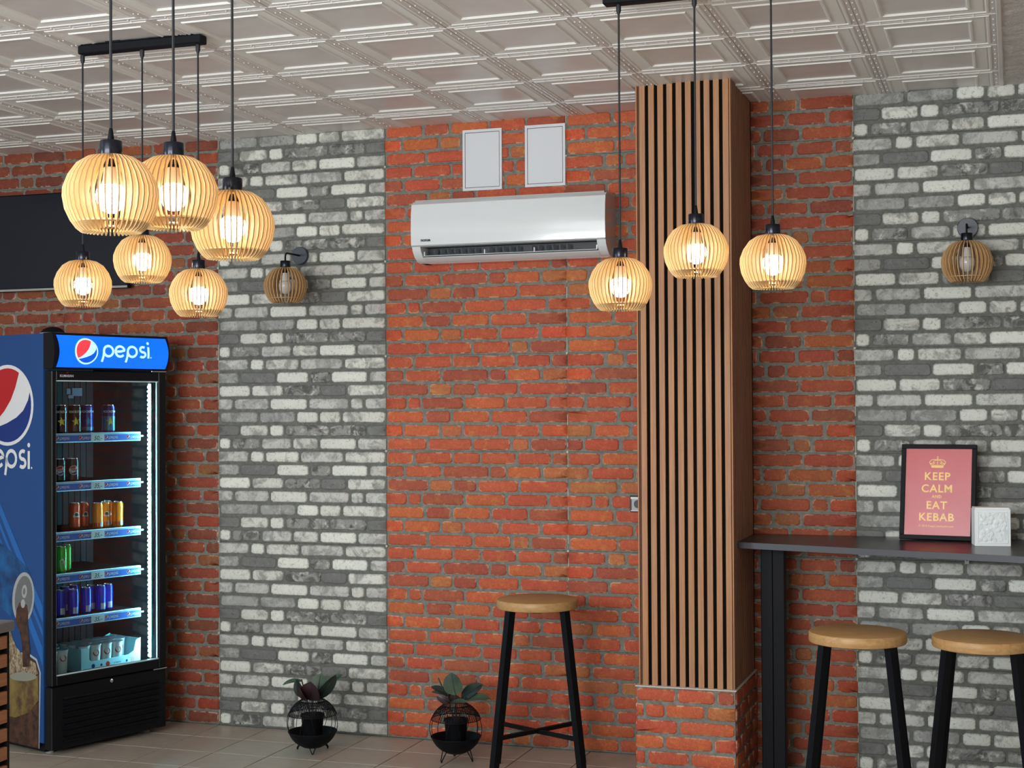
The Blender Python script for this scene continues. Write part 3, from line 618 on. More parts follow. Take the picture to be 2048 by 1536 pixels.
# ------------------------------------------------------------------ air conditioner, hatches, television, socket
root = thing('air_conditioner', 'white split air conditioner mounted on the orange brick strip', 'air conditioner', (-2.362, 0, 2.445)); L = 0.505
def extrude_x(b, prof, x0, x1, mi=None, close=True):
    n = len(prof); vs = [(x0, y, z) for y, z in prof] + [(x1, y, z) for y, z in prof]; fs = [(i, (i + 1) % n, n + (i + 1) % n, n + i) for i in range(n if close else n - 1)]
    if close: fs += [tuple(range(n))[::-1], tuple(range(n, 2 * n))]
    b.add(vs, fs, mi)
b = MB()
shell = [(0, .312), (-.150, .312), (-.172, .306), (-.19, .29), (-.192, .085), (-.17, .078), (-.09, .078), (-.06, .035), (-.105, .012), (-.095, .0), (-.03, .0), (0, .02)]
extrude_x(b, shell, -L + 0.01, L - 0.01); part('body', b, M['white'], root, True, 30)
b = MB()
endp = [(0, .312), (-.150, .312), (-.178, .305), (-.197, .285), (-.205, .23), (-.206, .15), (-.203, .085), (-.19, .055), (-.165, .028), (-.13, .008), (-.095, .0), (-.03, .0), (0, .02)]
extrude_x(b, endp, -L, -L + 0.045); part('end_cap', b, M['white'], root, True, 30)
b = MB(); extrude_x(b, endp, L - 0.012, L); extrude_x(b, [(p[0] * 0.99, p[1] * .99 + .001) for p in endp], L - 0.045, L - 0.012); part('end_cap', b, M['white'], root, True, 30)
b = MB(); fp = [(-.178, .3045), (-.2, .2895), (-.2095, .24), (-.212, .16), (-.208, .083), (-.200, .081), (-.200, .16), (-.197, .24), (-.185, .285)]
extrude_x(b, fp, -L - 0.001, L + 0.001); part('front_panel', b, M['white'], root, True, 40)
b = MB(); b.box(-L, -.2085, .0765, L, -.196, .0815); b.box(-L + .01, -.179, .3045, L - .01, -.150, .3135); part('seam_trim', b, M['grey_pl'], root)
b = MB(); extrude_x(b, [(-.158, .022), (-.13, .008), (-.10, .001), (-.096, .009), (-.128, .016), (-.152, .028)], -L + .045, L - .045); part('lower_lip', b, M['white'], root, True, 40)
b = MB(); b.box(-L + .045, -.14, .0795, L - .045, -.07, .0775); b.box(-L + .045, -.09, .03, L - .045, -.085, .078); part('outlet_recess', b, M['dark'], root)
b = MB(); bx = Matrix.Translation((0, -.150, .036)) @ Matrix.Rotation(RAD(12), 4, 'X'); b.bbox(-L + .05, -.020, -.0015, L - .05, .020, .0015, 0.001, M4=bx)
for x in (-L + .052, -0.13, 0.13, L - .055): b.box(x, -.168, .034, x + .005, -.150, .054)
part('louvre', b, M['white'], root)
for k in range(20):
    if k in (7, 13): continue
    b = MB(); x = -L + 0.10 + k * 0.037; b.lathe([(.014, 0), (.014, .003)], 14, M4=Matrix.Translation((x, -.125, .056)) @ Matrix.Rotation(RAD(62), 4, 'Z') @ Matrix.Rotation(RAD(90), 4, 'X'))
    part('vane', b, M['vane'], root)
b = MB(); put_text(b, 'noxua', 0.021, lambda x, y: (x - L + .052, -.2105, .102 + y), bold=0.0009, align='LEFT'); part('lettering', b, M['ink'], root)
for X, Z, lb in ((-2.555, 2.975, 'white access hatch above the air conditioner, left of two'), (-2.219, 2.977, 'white access hatch above the air conditioner, right of two')):
    r = thing('access_hatch', lb, 'hatch', (X, 0, Z), 0, 'white access hatches'); w, h = .106, .156
    b = MB()
    for a in ((-w, -h, w, -h + .014), (-w, h - .014, w, h), (-w, -h + .014, -w + .012, h - .014), (w - .012, -h + .014, w, h - .014)): b.box(a[0], -.014, a[1], a[2], -.0, a[3])
    part('hatch_frame', b, M['white_m'], r)
    b = MB(); b.box(-w + .0115, -.006, -h + .0135, w - .0115, 0, h - .0135); part('shadow_gap', b, M['dark'], r)
    b = MB(); b.bbox(-w + .0145, -.0135, -h + .0165, w - .0145, -.005, h - .0165, .001); part('hatch_door', b, M['white_m'], r)
r = thing('television', 'large black flat television on the dark brick wall', 'television', (-5.09, 0, 2.38))
b = MB(); b.bbox(-.485, -.085, 0, .485, -.045, .545, .004); b.box(-.2, -.045, .15, .2, 0, .4); part('cabinet', b, M['black'], r)
b = MB(); b.box(-.478, -.0862, .016, .478, -.084, .538); part('screen', b, M['screen'], r)
b = MB(); b.bbox(-.485, -.0875, 0, .485, -.084, .012, .001); part('lower_bezel', b, M['grey_pl'], r)
r = thing('power_socket', 'grey wall socket half hidden by the slatted pillar', 'socket', (-1.752, 0, 1.232))
b = MB(); b.bbox(-.041, -.011, -.041, .041, 0, .041, .003); b.mi = 1; b.box(-.036, -.0128, .024, .036, -.0105, .034); b.box(-.036, -.0122, -.035, .036, -.0105, -.031); part('frame', b, [M['dark'], M['white_m']], r)
b = MB(); b.box(-.031, -.0125, -.031, .031, -.010, .031); part('cover', b, M['grey_pl'], r)
b = MB(); b.lathe([(.020, 0), (.020, .002)], 20, M4=Matrix.Translation((0, -.0121, 0)) @ Matrix.Rotation(pi / 2, 4, 'X')); part('insert', b, M['dark'], r)

# ------------------------------------------------------------------ shelf bar
SZ = 1.10
r = thing('bar_shelf', 'long dark stone look bar shelf along the wall right of the pillar', 'shelf', (-1.18, 0, SZ))
def at_front(x): return -.465 - (x + 1.18) * (0.325 / 1.213)
b = MB(); x1 = XR - 0.01 + 1.18
pts = [(0.0, -.003), (x1, -.003), (x1, at_front(XR)), (0.0, at_front(-1.18))]
vs = [(x, y, z) for z in (-.028, 0) for x, y in pts]
b.add(vs, [(0, 1, 2, 3), (7, 6, 5, 4), (0, 4, 5, 1), (1, 5, 6, 2), (2, 6, 7, 3), (3, 7, 4, 0)]); part('worktop', b, M['shelftop'], r)
b = MB(); xa, ya = x1, at_front(XR); b.add([(0, -.466, -.027), (0, -.466, -.001), (x1, ya - .001, -.001), (x1, ya - .001, -.027), (0, -.4655, -.027), (0, -.4655, -.001), (x1, ya, -.001), (x1, ya, -.027)], [(0, 1, 2, 3), (4, 7, 6, 5), (1, 5, 6, 2), (0, 3, 7, 4)]); part('edge_band', b, mat('worktop_edge', rgb(58, 58, 62), 0.4), r)
for x, z in ((.972, -.118), (.505, -.1)):
    b = MB(); b.bbox(x - .010, -.012 - .35 * 0, z, x + .010, -.004, -.028, .001); b.bbox(x - .010, -.10, -.034, x + .010, -.004, -.028, .001)
    b.lathe([(.004, 0), (.004, .003)], 8, 1, Matrix.Translation((x, -.0125, z + .018)) @ Matrix.Rotation(pi / 2, 4, 'X')); part('bracket', b, [M['grey_pl'], M['dark']], r)
r = thing('table_post', 'thick black boxed post under the left end of the bar shelf', 'post', (-1.055, -.25, 0))
b = MB(); b.bbox(-.053, -.03, 0.006, .001, .03, SZ - .028, .003); b.bbox(.001, -.038, 0.006, .056, .03, SZ - .0285, .003); part('post_box', b, M['black'], r)
b = MB(); b.bbox(-.09, -.08, 0, .09, .08, .006, .002); part('foot_plate', b, M['black'], r)

# ------------------------------------------------------------------ bar stools
def make_stool(label):
    r = thing('bar_stool', label, 'stool', (0, 0, 0), 0, 'bar stools with round oak seats')
    b = MB(); b.lathe([(.178, .775), (.188, .778), (.191, .784), (.191, .811), (.188, .817), (.180, .820)], 48); part('seat', b, M['oak'], r, True, 40)
    tt, ff = .125, .205; zs = .775
    for sx in (-1, 1):
        for sy in (-1, 1):
            b = MB(); b.tube([(sx * tt, sy * tt * .95, zs), (sx * ff, sy * ff * .95, 0.006)], 0.02, 4, flat=(.0225, .0225)); part('leg', b, M['black'], r)
            b2 = MB(); b2.lathe([(.014, 0), (.014, .007)], 10, M4=Matrix.Translation((sx * ff, sy * ff * .95, 0))); part('foot_cap', b2, M['dark'], r)
    z = .205; q = tt + (ff - tt) * (1 - z / zs) - .01
    b = MB(); b.tube([(-q, -q * .95, z), (q, q * .95, z)], .012, 4, flat=(.013, .013)); part('stretcher', b, M['black'], r)
    b = MB(); b.tube([(-q, q * .95, z - .004), (-.014, .013, z - .004), (.014, -.013, z - .004), (q, -q * .95, z - .004)], .012, 4, flat=(.0125, .0125)); part('stretcher', b, M['black'], r)
    b = MB(); b.box(-.13, -.02, .767, .13, .02, .775); b.box(-.02, -.13, .7665, .02, .13, .7745); part('seat_mount', b, M['black'], r)
    return r
s0 = make_stool('round oak topped bar stool standing alone left of the pillar'); s0.location = (-2.112, -.515, 0); s0.rotation_euler = (0, 0, RAD(17))
s1 = copy_tree(s0); s1['label'] = 'round oak topped bar stool under the shelf, nearer the pillar'; s1.location = (-.593, -1.105, 0); s1.rotation_euler = (0, 0, RAD(4))
s2 = copy_tree(s0); s2['label'] = 'round oak topped bar stool cut by the right picture edge'; s2.location = (-.120, -1.10, 0); s2.rotation_euler = (0, 0, RAD(-2))

# ------------------------------------------------------------------ poster and napkin box
PA = Vector((-.497, -.140, SZ + .003)); PB = Vector((-.167, -.190, SZ + .003)); rz = math.atan2(PB.y - PA.y, PB.x - PA.x); pw = (PB - PA).length; ph = .434
r = thing('framed_poster', 'red poster in a black frame leaning on the bar shelf', 'poster', PA, rz); tilt = RAD(-10); r.rotation_euler = (tilt, 0, rz)
b = MB(); fw = .020
for a in ((0, 0, pw, fw), (0, ph - fw, pw, ph), (0, fw, fw, ph - fw), (pw - fw, fw, pw, ph - fw)): b.bbox(a[0], -.011, a[1], a[2], .011, a[3], .0015)
part('frame', b, M['black'], r)
b = MB(); b.box(fw - .002, -.004, fw - .002, pw - fw + .002, .006, ph - fw + .002); part('print', b, M['poster'], r)
b = MB(); cx = pw * 0.485; s_ = (ph - 2 * fw) / .395
def pt(dx, dz, lift=.0048): return lambda x, y: (cx + dx + x, -lift, fw + dz + y)
for tx, size, z in (('KEEP', .050, .252), ('CALM', .050, .196), ('AND', .019, .170), ('EAT', .050, .120), ('KEBAB', .050, .066)):
    put_text(b, tx, size * s_, pt(0, z * s_), bold=size * .018, space=1.10)
put_text(b, '\u00a9 2018 KeepCalmStudio.com', .0125, pt(0, .038), bold=.0001, space=1.02)
def cr(dx, dz): return lambda x, y: (cx + dx + x, -.0048, fw + .308 * s_ + dz + y)
b.poly([(-.026, 0), (.026, 0), (.028, .009), (-.028, .009)], cr(0, 0)); b.poly([(-.028, .0105), (.028, .0105), (.0295, .013), (-.0295, .013)], cr(0, 0))
for k, (x, h) in enumerate(((-.029, .018), (-.015, .024), (0, .027), (.015, .024), (.029, .018))): b.poly([(x * .95 + a, .013 + h * .35 + c_) for a, c_ in disc_pts(.0036, 10)], cr(0, 0))
ribbon(b, [(-.030, .013), (-.036, .026), (-.026, .036), (-.012, .038), (0, .034)], .0032, cr(0, 0)); ribbon(b, [(.030, .013), (.036, .026), (.026, .036), (.012, .038), (0, .034)], .0032, cr(0, 0))
ribbon(b, [(-.020, .014), (-.020, .027), (-.010, .034), (0, .034)], .0028, cr(0, 0)); ribbon(b, [(.020, .014), (.020, .027), (.010, .034), (0, .034)], .0028, cr(0, 0)); ribbon(b, [(0, .014), (0, .034)], .0028, cr(0, 0))
b.poly([(a, .040 + c_) for a, c_ in disc_pts(.0040, 12)], cr(0, 0)); ribbon(b, [(0, .043), (0, .053)], .0024, cr(0, 0)); ribbon(b, [(-.004, .049), (.004, .049)], .0024, cr(0, 0))
part('lettering', b, M['gold'], r)
b = MB(); b.box(fw - .001, -.0065, fw - .001, pw - fw + .001, -.0055, ph - fw + .001); part('glazing', b, M['glaze'], r)
r = thing('napkin_box', 'white square box with embossed roses beside the red poster', 'box', (-.163, -.392, SZ), RAD(9))
b = MB(); bw, bh = .150, .160; b.bbox(0, 0, 0, bw, .105, bh, .002); part('box_body', b, M['napkin'], r)
b = MB(); q = .012
for a in ((q, q, bw - q, q + .003), (q, bh - q - .003, bw - q, bh - q), (q, q, q + .003, bh - q), (bw - q - .003, q, bw - q, bh - q)): b.bbox(a[0], -.002, a[1], a[2], .001, a[3], .0006)
rn = random.Random(3)
for (cx_, cz_, rr) in ((.052, .118, .023), (.105, .090, .025), (.050, .048, .025)):
    pts = []
    for k in range(46): a = k * .42; rad = rr * (1 - k / 50.0) * (1 + .12 * sin(a * 2.5)); pts.append((cx_ + rad * cos(a), -.0022, cz_ + rad * sin(a)))
    b.tube(pts, .0014, 4)
    for k in range(6):
        a = k * pi / 3 + .2; b.lathe([(.0115, .0), (.009, .0022), (.003, .003)], 10, M4=Matrix.Translation((cx_ + rr * .8 * cos(a), -.0, cz_ + rr * .8 * sin(a))) @ Matrix.Rotation(pi / 2, 4, 'X'))
for (x, z, a, l) in ((.085, .135, 30, .028), (.112, .130, 60, .03), (.128, .118, 100, .026), (.08, .07, -20, .03), (.118, .042, -50, .03), (.100, .028, 10, .03), (.024, .085, 80, .028), (.025, .030, 60, .022), (.082, .030, 120, .026), (.128, .06, 80, .024), (.028, .13, 120, .018)):
    pts = []; ca, sa = cos(RAD(a)), sin(RAD(a))
    for k in range(14): q2 = 2 * pi * k / 14; u_, v_ = l / 2 * cos(q2), l * .22 * sin(q2); pts.append((x + u_ * ca - v_ * sa, -.0018, z + u_ * sa + v_ * ca))
    b.tube(pts, .0013, 4, closed=True); b.tube([(x - l * .4 * ca, -.0016, z - l * .4 * sa), (x + l * .4 * ca, -.0016, z + l * .4 * sa)], .001, 4)
part('embossed_roses', b, M['napkin'], r, True, 40)
b = MB(); b.box(.004, .004, bh, bw - .004, .10, bh + .003); b.box(.002, .012, bh + .003, bw - .006, .096, bh + .006); part('paper_napkins', b, mat('paper', rgb(232, 234, 230), .9), r)

# ------------------------------------------------------------------ plants
def leaf_mesh(p0, p1, w, nrm, mt, bend=0.15, name='leaf'):
    p0 = Vector(p0); p1 = Vector(p1); d = p1 - p0; L = d.length; d.normalize(); nrm = Vector(nrm); nrm = (nrm - d * nrm.dot(d)).normalized(); sd = d.cross(nrm); b = MB(); n = 9; vs = []; fs = []
    for i in range(n):
        s_ = i / (n - 1); ww = w / 2 * (sin(pi * min(1, s_ ** 0.85)) ** 0.52 if 0 < s_ < 1 else 0.03)
        c = p0 + d * L * s_ + nrm * (-bend * L * (s_ * 2 - 1) ** 2 * 0.5)
        for q, k in ((-1, .18), (-.5, .05), (0, -.06), (.5, .05), (1, .18)): vs.append(c + sd * ww * q + nrm * ww * k)
    for i in range(n - 1):
        for q in range(4): a = i * 5 + q; fs.append((a, a + 1, a + 6, a + 5))
    m0 = len(vs); vs += [v - nrm * 0.0012 for v in vs]; fs += [tuple(m0 + i for i in f[::-1]) for f in fs]
    b.add(vs, fs); b.tube([p0 + nrm * (-.001), p0 + d * L * .5 + nrm * (0.0005), p0 + d * L * .9 + nrm * (-.3 * bend * L)], .0013, 5)
    return b.mesh(name, mt, True)
def plant(X, Y, label, zc, rad, leaves, stems, ang=-64):
    r = thing('potted_plant', label, 'plant', (X, Y, 0), 0, 'rubber plants in black wire baskets')
    bot, top = zc - rad * .93, zc + rad * .86
    def sp(z): return math.sqrt(max(0, rad * rad - (z - zc) ** 2))
    def band(za, zb, n=6): return [(sp(za + (zb - za) * k / n), za + (zb - za) * k / n) for k in range(n + 1)]
    b = MB(); pr = band(bot, zc - rad * .32); pr2 = [(max(q[0] - .003, .001), q[1] + .001) for q in pr][::-1]; b.lathe([(.001, bot)] + pr + pr2 + [(.001, bot + .003)], 40, caps=False)
    bk = part('basket_bowl', b, M['black'], r, True, 40)
    b = MB(); pr = band(zc + rad * .34, top); pr2 = [(q[0] - .003, q[1] - .001) for q in pr][::-1]; 
    for (rr_, zz_) in band(zc + rad * .34, top, 13): b.tube([(rr_ * cos(2 * pi * k / 36), rr_ * sin(2 * pi * k / 36), zz_) for k in range(36)], .0013, 4, closed=True)
    for k in range(54): b.tube([(q[0] * cos(2 * pi * k / 54), q[0] * sin(2 * pi * k / 54), q[1]) for q in pr], .0013, 4)
    b.lathe([(sp(top) + .001, top - .004), (sp(top) + .001, top + .002), (sp(top) - .004, top + .002), (sp(top) - .004, top - .004)], 40, caps=False); part('basket_collar', b, M['black'], r, True, 40)
    b = MB()
    for k in range(10):
        a = 2 * pi * k / 10 + .25; da = .16 if k % 2 else -.16; pts = []
        for q in range(7): z = zc - rad * .34 + rad * .70 * q / 6; aa = a + da * q / 6; pts.append((sp(z) * cos(aa), sp(z) * sin(aa), z))
        b.tube(pts, .0017, 5)
    for zz in (zc - rad * .32, zc + rad * .34): b.tube([(sp(zz) * cos(2 * pi * k / 32), sp(zz) * sin(2 * pi * k / 32), zz) for k in range(32)], .0022, 5, closed=True)
    part('basket_wires', b, M['black'], r, True)
    for a in (RAD(ang), RAD(ang + 120), RAD(ang + 240)):
        b = MB(); c, s_ = cos(a), sin(a); z0 = bot + .012; r0 = sp(z0) - .002
        pts = [(r0 * c - s_ * .016, r0 * s_ + c * .016, z0)] + [((r0 + .018) * c - s_ * q * .005, (r0 + .018) * s_ + c * q * .005, .0022 + (1 - math.sqrt(max(0, 1 - q * q))) * .008) for q in (1, .5, 0, -.5, -1)] + [(r0 * c + s_ * .016, r0 * s_ - c * .016, z0)]
        b.tube(pts, .0027, 6); part('hairpin_leg', b, M['black'], r, True)
    b = MB(); b.lathe([(.045, zc - rad * .66), (.056, zc + rad * .22), (.060, zc + rad * .26), (.060, zc + rad * .34), (.054, zc + rad * .34), (.052, zc + rad * .2), (.001, zc + rad * .18)], 28); pot = part('pot', b, M['black'], r, True, 40)
    b = MB()
    for (x0, y0, z0, x1, y1, z1) in stems: b.tube([(x0 * .3, y0 * .3, zc + rad * .2), ((x0 + x1) / 2, (y0 + y1) / 2, (z0 + z1) / 2), (x1, y1, z1)], .0032, 6)
    part('stem', b, M['leafdark'], r, True)
    for p0, p1, w, nr, mk, bd in leaves: link('leaf', leaf_mesh(p0, p1, w, nr, M[mk], bd), r)
zt_ = 0.262
plant(-3.332, -.40, 'dark leaved plant in a wire basket before the grey strip', .141, .128,
 [((-.065, .01, .352), (-.160, -.02, .333), .032, (.2, -.5, 1), 'leaf', .25), ((-.03, -.02, .262), (-.088, -.03, .350), .070, (-.5, -.8, .3), 'leafdeep', .35), ((0, .05, .265), (.0, .09, .372), .105, (0, -1, .3), 'leaf', .1), ((.005, -.03, .250), (.02, -.07, .352), .110, (.1, -1, .35), 'leafdark', .2), ((.03, -.01, .258), (.146, -.03, .384), .066, (.5, -.6, -.4), 'leafdeep', .12), ((.055, .02, .325), (.150, .02, .388), .050, (-.4, -.8, .55), 'leaf', .15), ((-.01, -.05, .25), (-.045, -.08, .335), .06, (-.6, -.8, .2), 'leafdark', .2)],
 [(0, 0, .2, 0, 0, .27), (-.02, 0, .2, -.065, .01, .352), (.02, 0, .2, .05, .01, .32), (-.01, -.03, .2, -.01, -.04, .26)])
plant(-2.577, -.37, 'green leaved plant in a wire basket before the orange strip', .158, .128,
 [((.005, -.02, .317), (-.012, -.035, .428), .098, (0, -1, .12), 'leaf', .1), ((.02, .01, .300), (.125, .03, .372), .074, (-.35, -.8, .5), 'leafdeep', .12), ((.045, 0, .306), (.178, -.01, .322), .046, (0, -.6, .8), 'leaf', .25), ((-.03, 0, .315), (-.128, .0, .358), .040, (.2, -.6, .8), 'leafdeep', .25), ((-.02, .02, .308), (-.132, .01, .330), .028, (.1, -.6, .8), 'leaf', .2), ((-.02, -.03, .288), (.074, -.05, .300), .040, (0, -.45, 1), 'leaf', .15), ((-.02, -.03, .282), (-.08, -.05, .318), .04, (-.3, -.8, .5), 'leafdark', .2), ((.0, 0, .27), (.0, -.02, .32), .08, (0, -1, .2), 'leafdark', .2)],
 [(0, 0, .2, 0, 0, .32), (0, 0, .2, -.095, .01, .392), (.02, 0, .2, .05, .0, .31), (-.02, 0, .2, -.04, .0, .32)], -4)

# ------------------------------------------------------------------ drinks fridge
FX, FY, FT = -4.5005, -.9103, 1.2367; FW, FH, FD = .7136, 2.094, .62
fr = thing('drinks_fridge', 'tall blue and black glass door drinks fridge with lit header', 'fridge', (FX, FY, 0), FT)
fa = Vector((cos(FT), sin(FT), 0)); fb = Vector((-sin(FT), cos(FT), 0))
def fw_(u, v, z): return Vector((FX, FY, z)) + fa * u + fb * v
d0 = 0.064
b = MB()
b.box(0.0, d0, .06, .03, FD, FH - .002, 1); b.box(FW - .03, d0, .06, FW, FD, FH - .002, 0); b.box(.03, FD - .03, .06, FW - .03, FD, FH - .002, 0)
b.box(.03, d0, FH - .16, FW - .03, FD - .03, FH - .002, 0); b.box(.03, d0, .06, FW - .03, FD - .03, .36, 0); b.box(.02, d0 + .02, .012, FW - .02, FD - .02, .06, 0)
part('cabinet', b, [M['fr_black'], M['fr_blue']], fr)
b = MB(); b.box(.03, FD - .036, .36, FW - .03, FD - .030, FH - .16, 0); b.box(.030, d0 + .03, .36, .036, FD - .036, FH - .16, 1); b.box(FW - .036, d0 + .03, .36, FW - .03, FD - .036, FH - .16, 0); b.box(.036, d0, .36, FW - .036, FD - .036, .368, 0)
for k in range(16): b.box(.06 + k * .038, FD - .042, .40, .075 + k * .038, FD - .035, FH - .2, 0)
part('liner', b, [M['fr_in'], M['fr_wall']], fr)
# door
b = MB()
gx0, gx1, gz0, gz1 = .030, .663, .392, 1.858
for a in ((.004, .345, gx0, 1.905), (gx1, .345, FW - .003, 1.905), (gx0, .345, gx1, gz0), (gx0, gz1, gx1, 1.905)): b.bbox(a[0], 0, a[1], a[2], d0 - .006, a[3], .003)
door = part('door', b, M['fr_black'], fr)
b = MB(); b.box(gx0, .014, gz0, gx1, .019, gz1); part('door_glass', b, M['glass'], door)
b = MB()
b.box(gx0, .006, gz0, gx1, .013, gz0 + .006); b.box(gx0, .006, gz1 - .006, gx1, .013, gz1); b.box(gx1 - .010, .006, gz0, gx1 - .005, .013, gz1); b.box(gx0, .006, gz0, gx0 + .003, .013, gz1)
part('glass_trim', b, M['led_base'], door)
b = MB(); put_text(b, 'KLIMASAN', .017, lambda x, y: (.05 + x, -.0008, 1.874 + y), bold=.0003, align='LEFT'); b.poly([(.085, 1.893), (.100, 1.900), (.098, 1.894)], lambda x, y: (x, -.0008, y), 1)
part('lettering', b, [M['p_white'], M['p_red']], door)
b = MB(); b.lathe([(.010, 0), (.010, .006), (.006, .008)], 16, M4=Matrix.Translation((.355, 0, .325)) @ Matrix.Rotation(pi / 2, 4, 'X')); b.box(.353, -.012, .316, .357, -.006, .334); part('lock', b, M['chrome'], fr, True)
b = MB(); b.bbox(FW - .09, -.004, .338, FW - .002, .02, .344, .001); b.bbox(FW - .10, -.004, 1.906, FW - .002, .02, 1.912, .001); part('hinge', b, M['chrome'], fr)
# header light box, bulging forward
def hy(z): q = (z - 2.002) / .092; return -.030 * math.cos(q * 1.25) - .002
b = MB(); n = 12; z0, z1 = 1.914, FH
pr = [(hy(z0 + (z1 - z0) * k / n) + .004, z0 + (z1 - z0) * k / n) for k in range(n + 1)]
extrude_x(b, pr + [(d0, z1), (d0, z0)], 0.0, FW); hd = part('header', b, M['fr_black'], fr, True, 40)
b = MB(); n = 16
for i in range(n):
    za = 1.922 + (FH - .012 - 1.922) * i / n; zb = 1.922 + (FH - .012 - 1.922) * (i + 1) / n
    def ins(z): q = abs((z - 2.002) / .082); return .016 + .010 * (1 - q * q)
    b.add([(ins(za), hy(za) - .001, za), (FW - .022 + ins(za) - .016, hy(za) - .001, za), (FW - .022 + ins(zb) - .016, hy(zb) - .001, zb), (ins(zb), hy(zb) - .001, zb)], [(0, 1, 2, 3)])
part('lit_panel', b, M['hdr'], hd, True)
b = MB(); globe(b, lambda x, y, l: (.184 + x * 1.05, hy(2.004 + y) - .003 - l, 2.004 + y), .066, 0, 1, 2, .001, .12, 1)
wordmark(b, lambda x, y: (.280 + x * 1.06, hy(1.976 + y) - .003, 1.976 + y), .064, 0)
part('emblem_and_name', b, [M['hdr_white'], M['hdr_red'], M['hdr_deep']], hd)
# lower grille
b = MB(); b.bbox(.004, .004, .03, FW - .003, d0 - .002, .338, .003)
gr = part('lower_cover', b, M['fr_black'], fr)
for k in range(8):
    z = .055 + k * .030; b = MB(); b.add([(.07, .003, z), (FW - .05, .003, z), (FW - .05, -.007, z + .010), (.07, -.007, z + .010), (.07, .003, z + .018), (FW - .05, .003, z + .018)], [(0, 1, 2, 3), (3, 2, 5, 4), (0, 3, 4), (1, 5, 2)]); part('grille_louvre', b, M['fr_black'], gr)
for u, v in ((.06, .1), (FW - .06, .1), (.06, FD - .06), (FW - .06, FD - .06)):
    b = MB(); b.lathe([(.02, 0), (.022, .006), (.012, .014), (.012, .03)], 14, M4=Matrix.Translation((u, v, 0))); part('foot', b, M['grey_pl'], fr, True)
# led strip
b = MB(); b.box(gx1 - .026, .034, .40, gx1 - .020, .056, 1.845, 1); k = 0; z = .408
while z < 1.84: b.box(gx1 - .0345, .038, z, gx1 - .026, .050, z + .0095, 0); z += .0232
o = part('led_strip', b, [M['led'], M['led_base']], fr); o['kind'] = 'stuff'
b = MB()
for (u0, z0_, u1, z1_) in ((.50, 1.795, .525, 1.825), (.535, 1.785, .60, 1.828), (.512, 1.772, .545, 1.79)): b.box(u0, FD - .044, z0_, u1, FD - .0425, z1_)
part('sticker', b, mat('faded_sticker', rgb(120, 120, 140), .6), fr)
SH = [1.590, 1.345, 1.093, .885, .662]
for i, z in enumerate(SH):
    b = MB(); b.box(.045, .092, z - .012, .605, FD - .05, z - .006, 0)
    for k in range(14): b.box(.06 + k * .040, .08, z - .006, .064 + k * .040, FD - .05, z - .003, 0)
    sf = part('shelf', b, M['fr_in'], fr)
    b = MB(); b.bbox(.048, .072, z - .045, .602, .092, z + .002, .002, 0); b.box(.051, .0705, z - .040, .598, .073, z - .009, 1); b.bbox(.602, .075, z - .024, .622, .082, z - .016, .001, 0)
    for k, u in enumerate((.075, .215, .372, .510)):
        globe(b, lambda x, y, l, u=u: (u + .01 + x, .0700 - l, z - .024 + y), .0115, 2, 3, 4, .0002, .12)
        if k == 1: pass
        wordmark(b, lambda x, y, u=u: (u + .0255 + x, .0700, z - .030 + y), .0125, 2)
    st = part('price_strip', b, [M['strip_lt'], M['strip_bl'], M['p_white'], M['p_red'], M['p_deep']], sf)
    b = MB(); u = .285; b.bbox(u, .0675, z - .044, u + .082, .0695, z - .004, .0004, 0)
    put_text(b, '50,-' if i == 0 else '35,-', .032, lambda x, y: (u + .041 + x + y * .25, 0.0670, z - .036 + y), 1, bold=.0002)
    part('price_card', b, [M['card'], M['ink']], sf)
# printed side panel
def sp_(l=0): return lambda v, z: (-.0008 - l, v, z)
b = MB()
b.poly([(.437, 1.238), (.07, .735), (.07, .655), (.437, 1.180)], sp_(0), 3); b.poly([(.437, 1.140), (.07, .620), (.07, .585), (.437, 1.105)], sp_(0), 3); b.poly([(.437, 1.06), (.07, .53), (.07, .44), (.437, 1.02)], sp_(0), 3)
b.poly([(.60, 1.13), (.437, 1.034), (.35, 1.0), (.22, .932), (.165, .893), (.229, .80), (.3, .70), (.328, .658), (.438, .71), (.60, .79)], sp_(.0005), 4)
def ell(cx_, cz_, rx, rz_, rot, n=28): return [(cx_ + rx * cos(a) * cos(rot) - rz_ * sin(a) * sin(rot), cz_ + rx * cos(a) * sin(rot) + rz_ * sin(a) * cos(rot)) for a in [2 * pi * k / n for k in range(n)]]
b.poly(ell(.233, .766, .092, .132, .22), sp_(.001), 5); b.poly(ell(.230, .766, .074, .114, .22), sp_(.0013), 6); b.poly(ell(.222, .80, .022, .034, .2), sp_(.0016), 5); b.poly(ell(.224, .80, .010, .018, .2), sp_(.0019), 6); b.poly(ell(.234, .738, .018, .022, .2), sp_(.0019), 5)
b.poly([(.265, .742), (.20, .735), (.191, .70), (.191, .604), (.174, .511), (.179, .426), (.238, .42), (.242, .53), (.264, .598), (.300, .640), (.290, .70)], sp_(.0017), 7)
b.poly([(.60, .44), (.307, .483), (.2, .499), (.119, .472), (.086, .408), (.099, .03), (.60, .03)], sp_(.0004), 11)
b.poly([(.60, .44), (.307, .483), (.2, .485), (.127, .462), (.098, .408), (.104, .03), (.60, .03)], sp_(.0007), 7)
b.poly([(.60, .60), (.36, .62), (.30, .52), (.22, .47), (.13, .45), (.11, .40), (.20, .36), (.60, .34)], sp_(.0010), 8)
b.poly([(.60, .36), (.2, .375), (.11, .39), (.105, .27), (.18, .20), (.30, .16), (.60, .16)], sp_(.0012), 10)
b.poly(ell(.235, .372, .115, .022, -.1), sp_(.0014), 9)
globe(b, lambda x, y, l: (-.0012 - l, .372 - x * 1.10, 1.735 + y), .206, 0, 1, 2, .0008, .085)
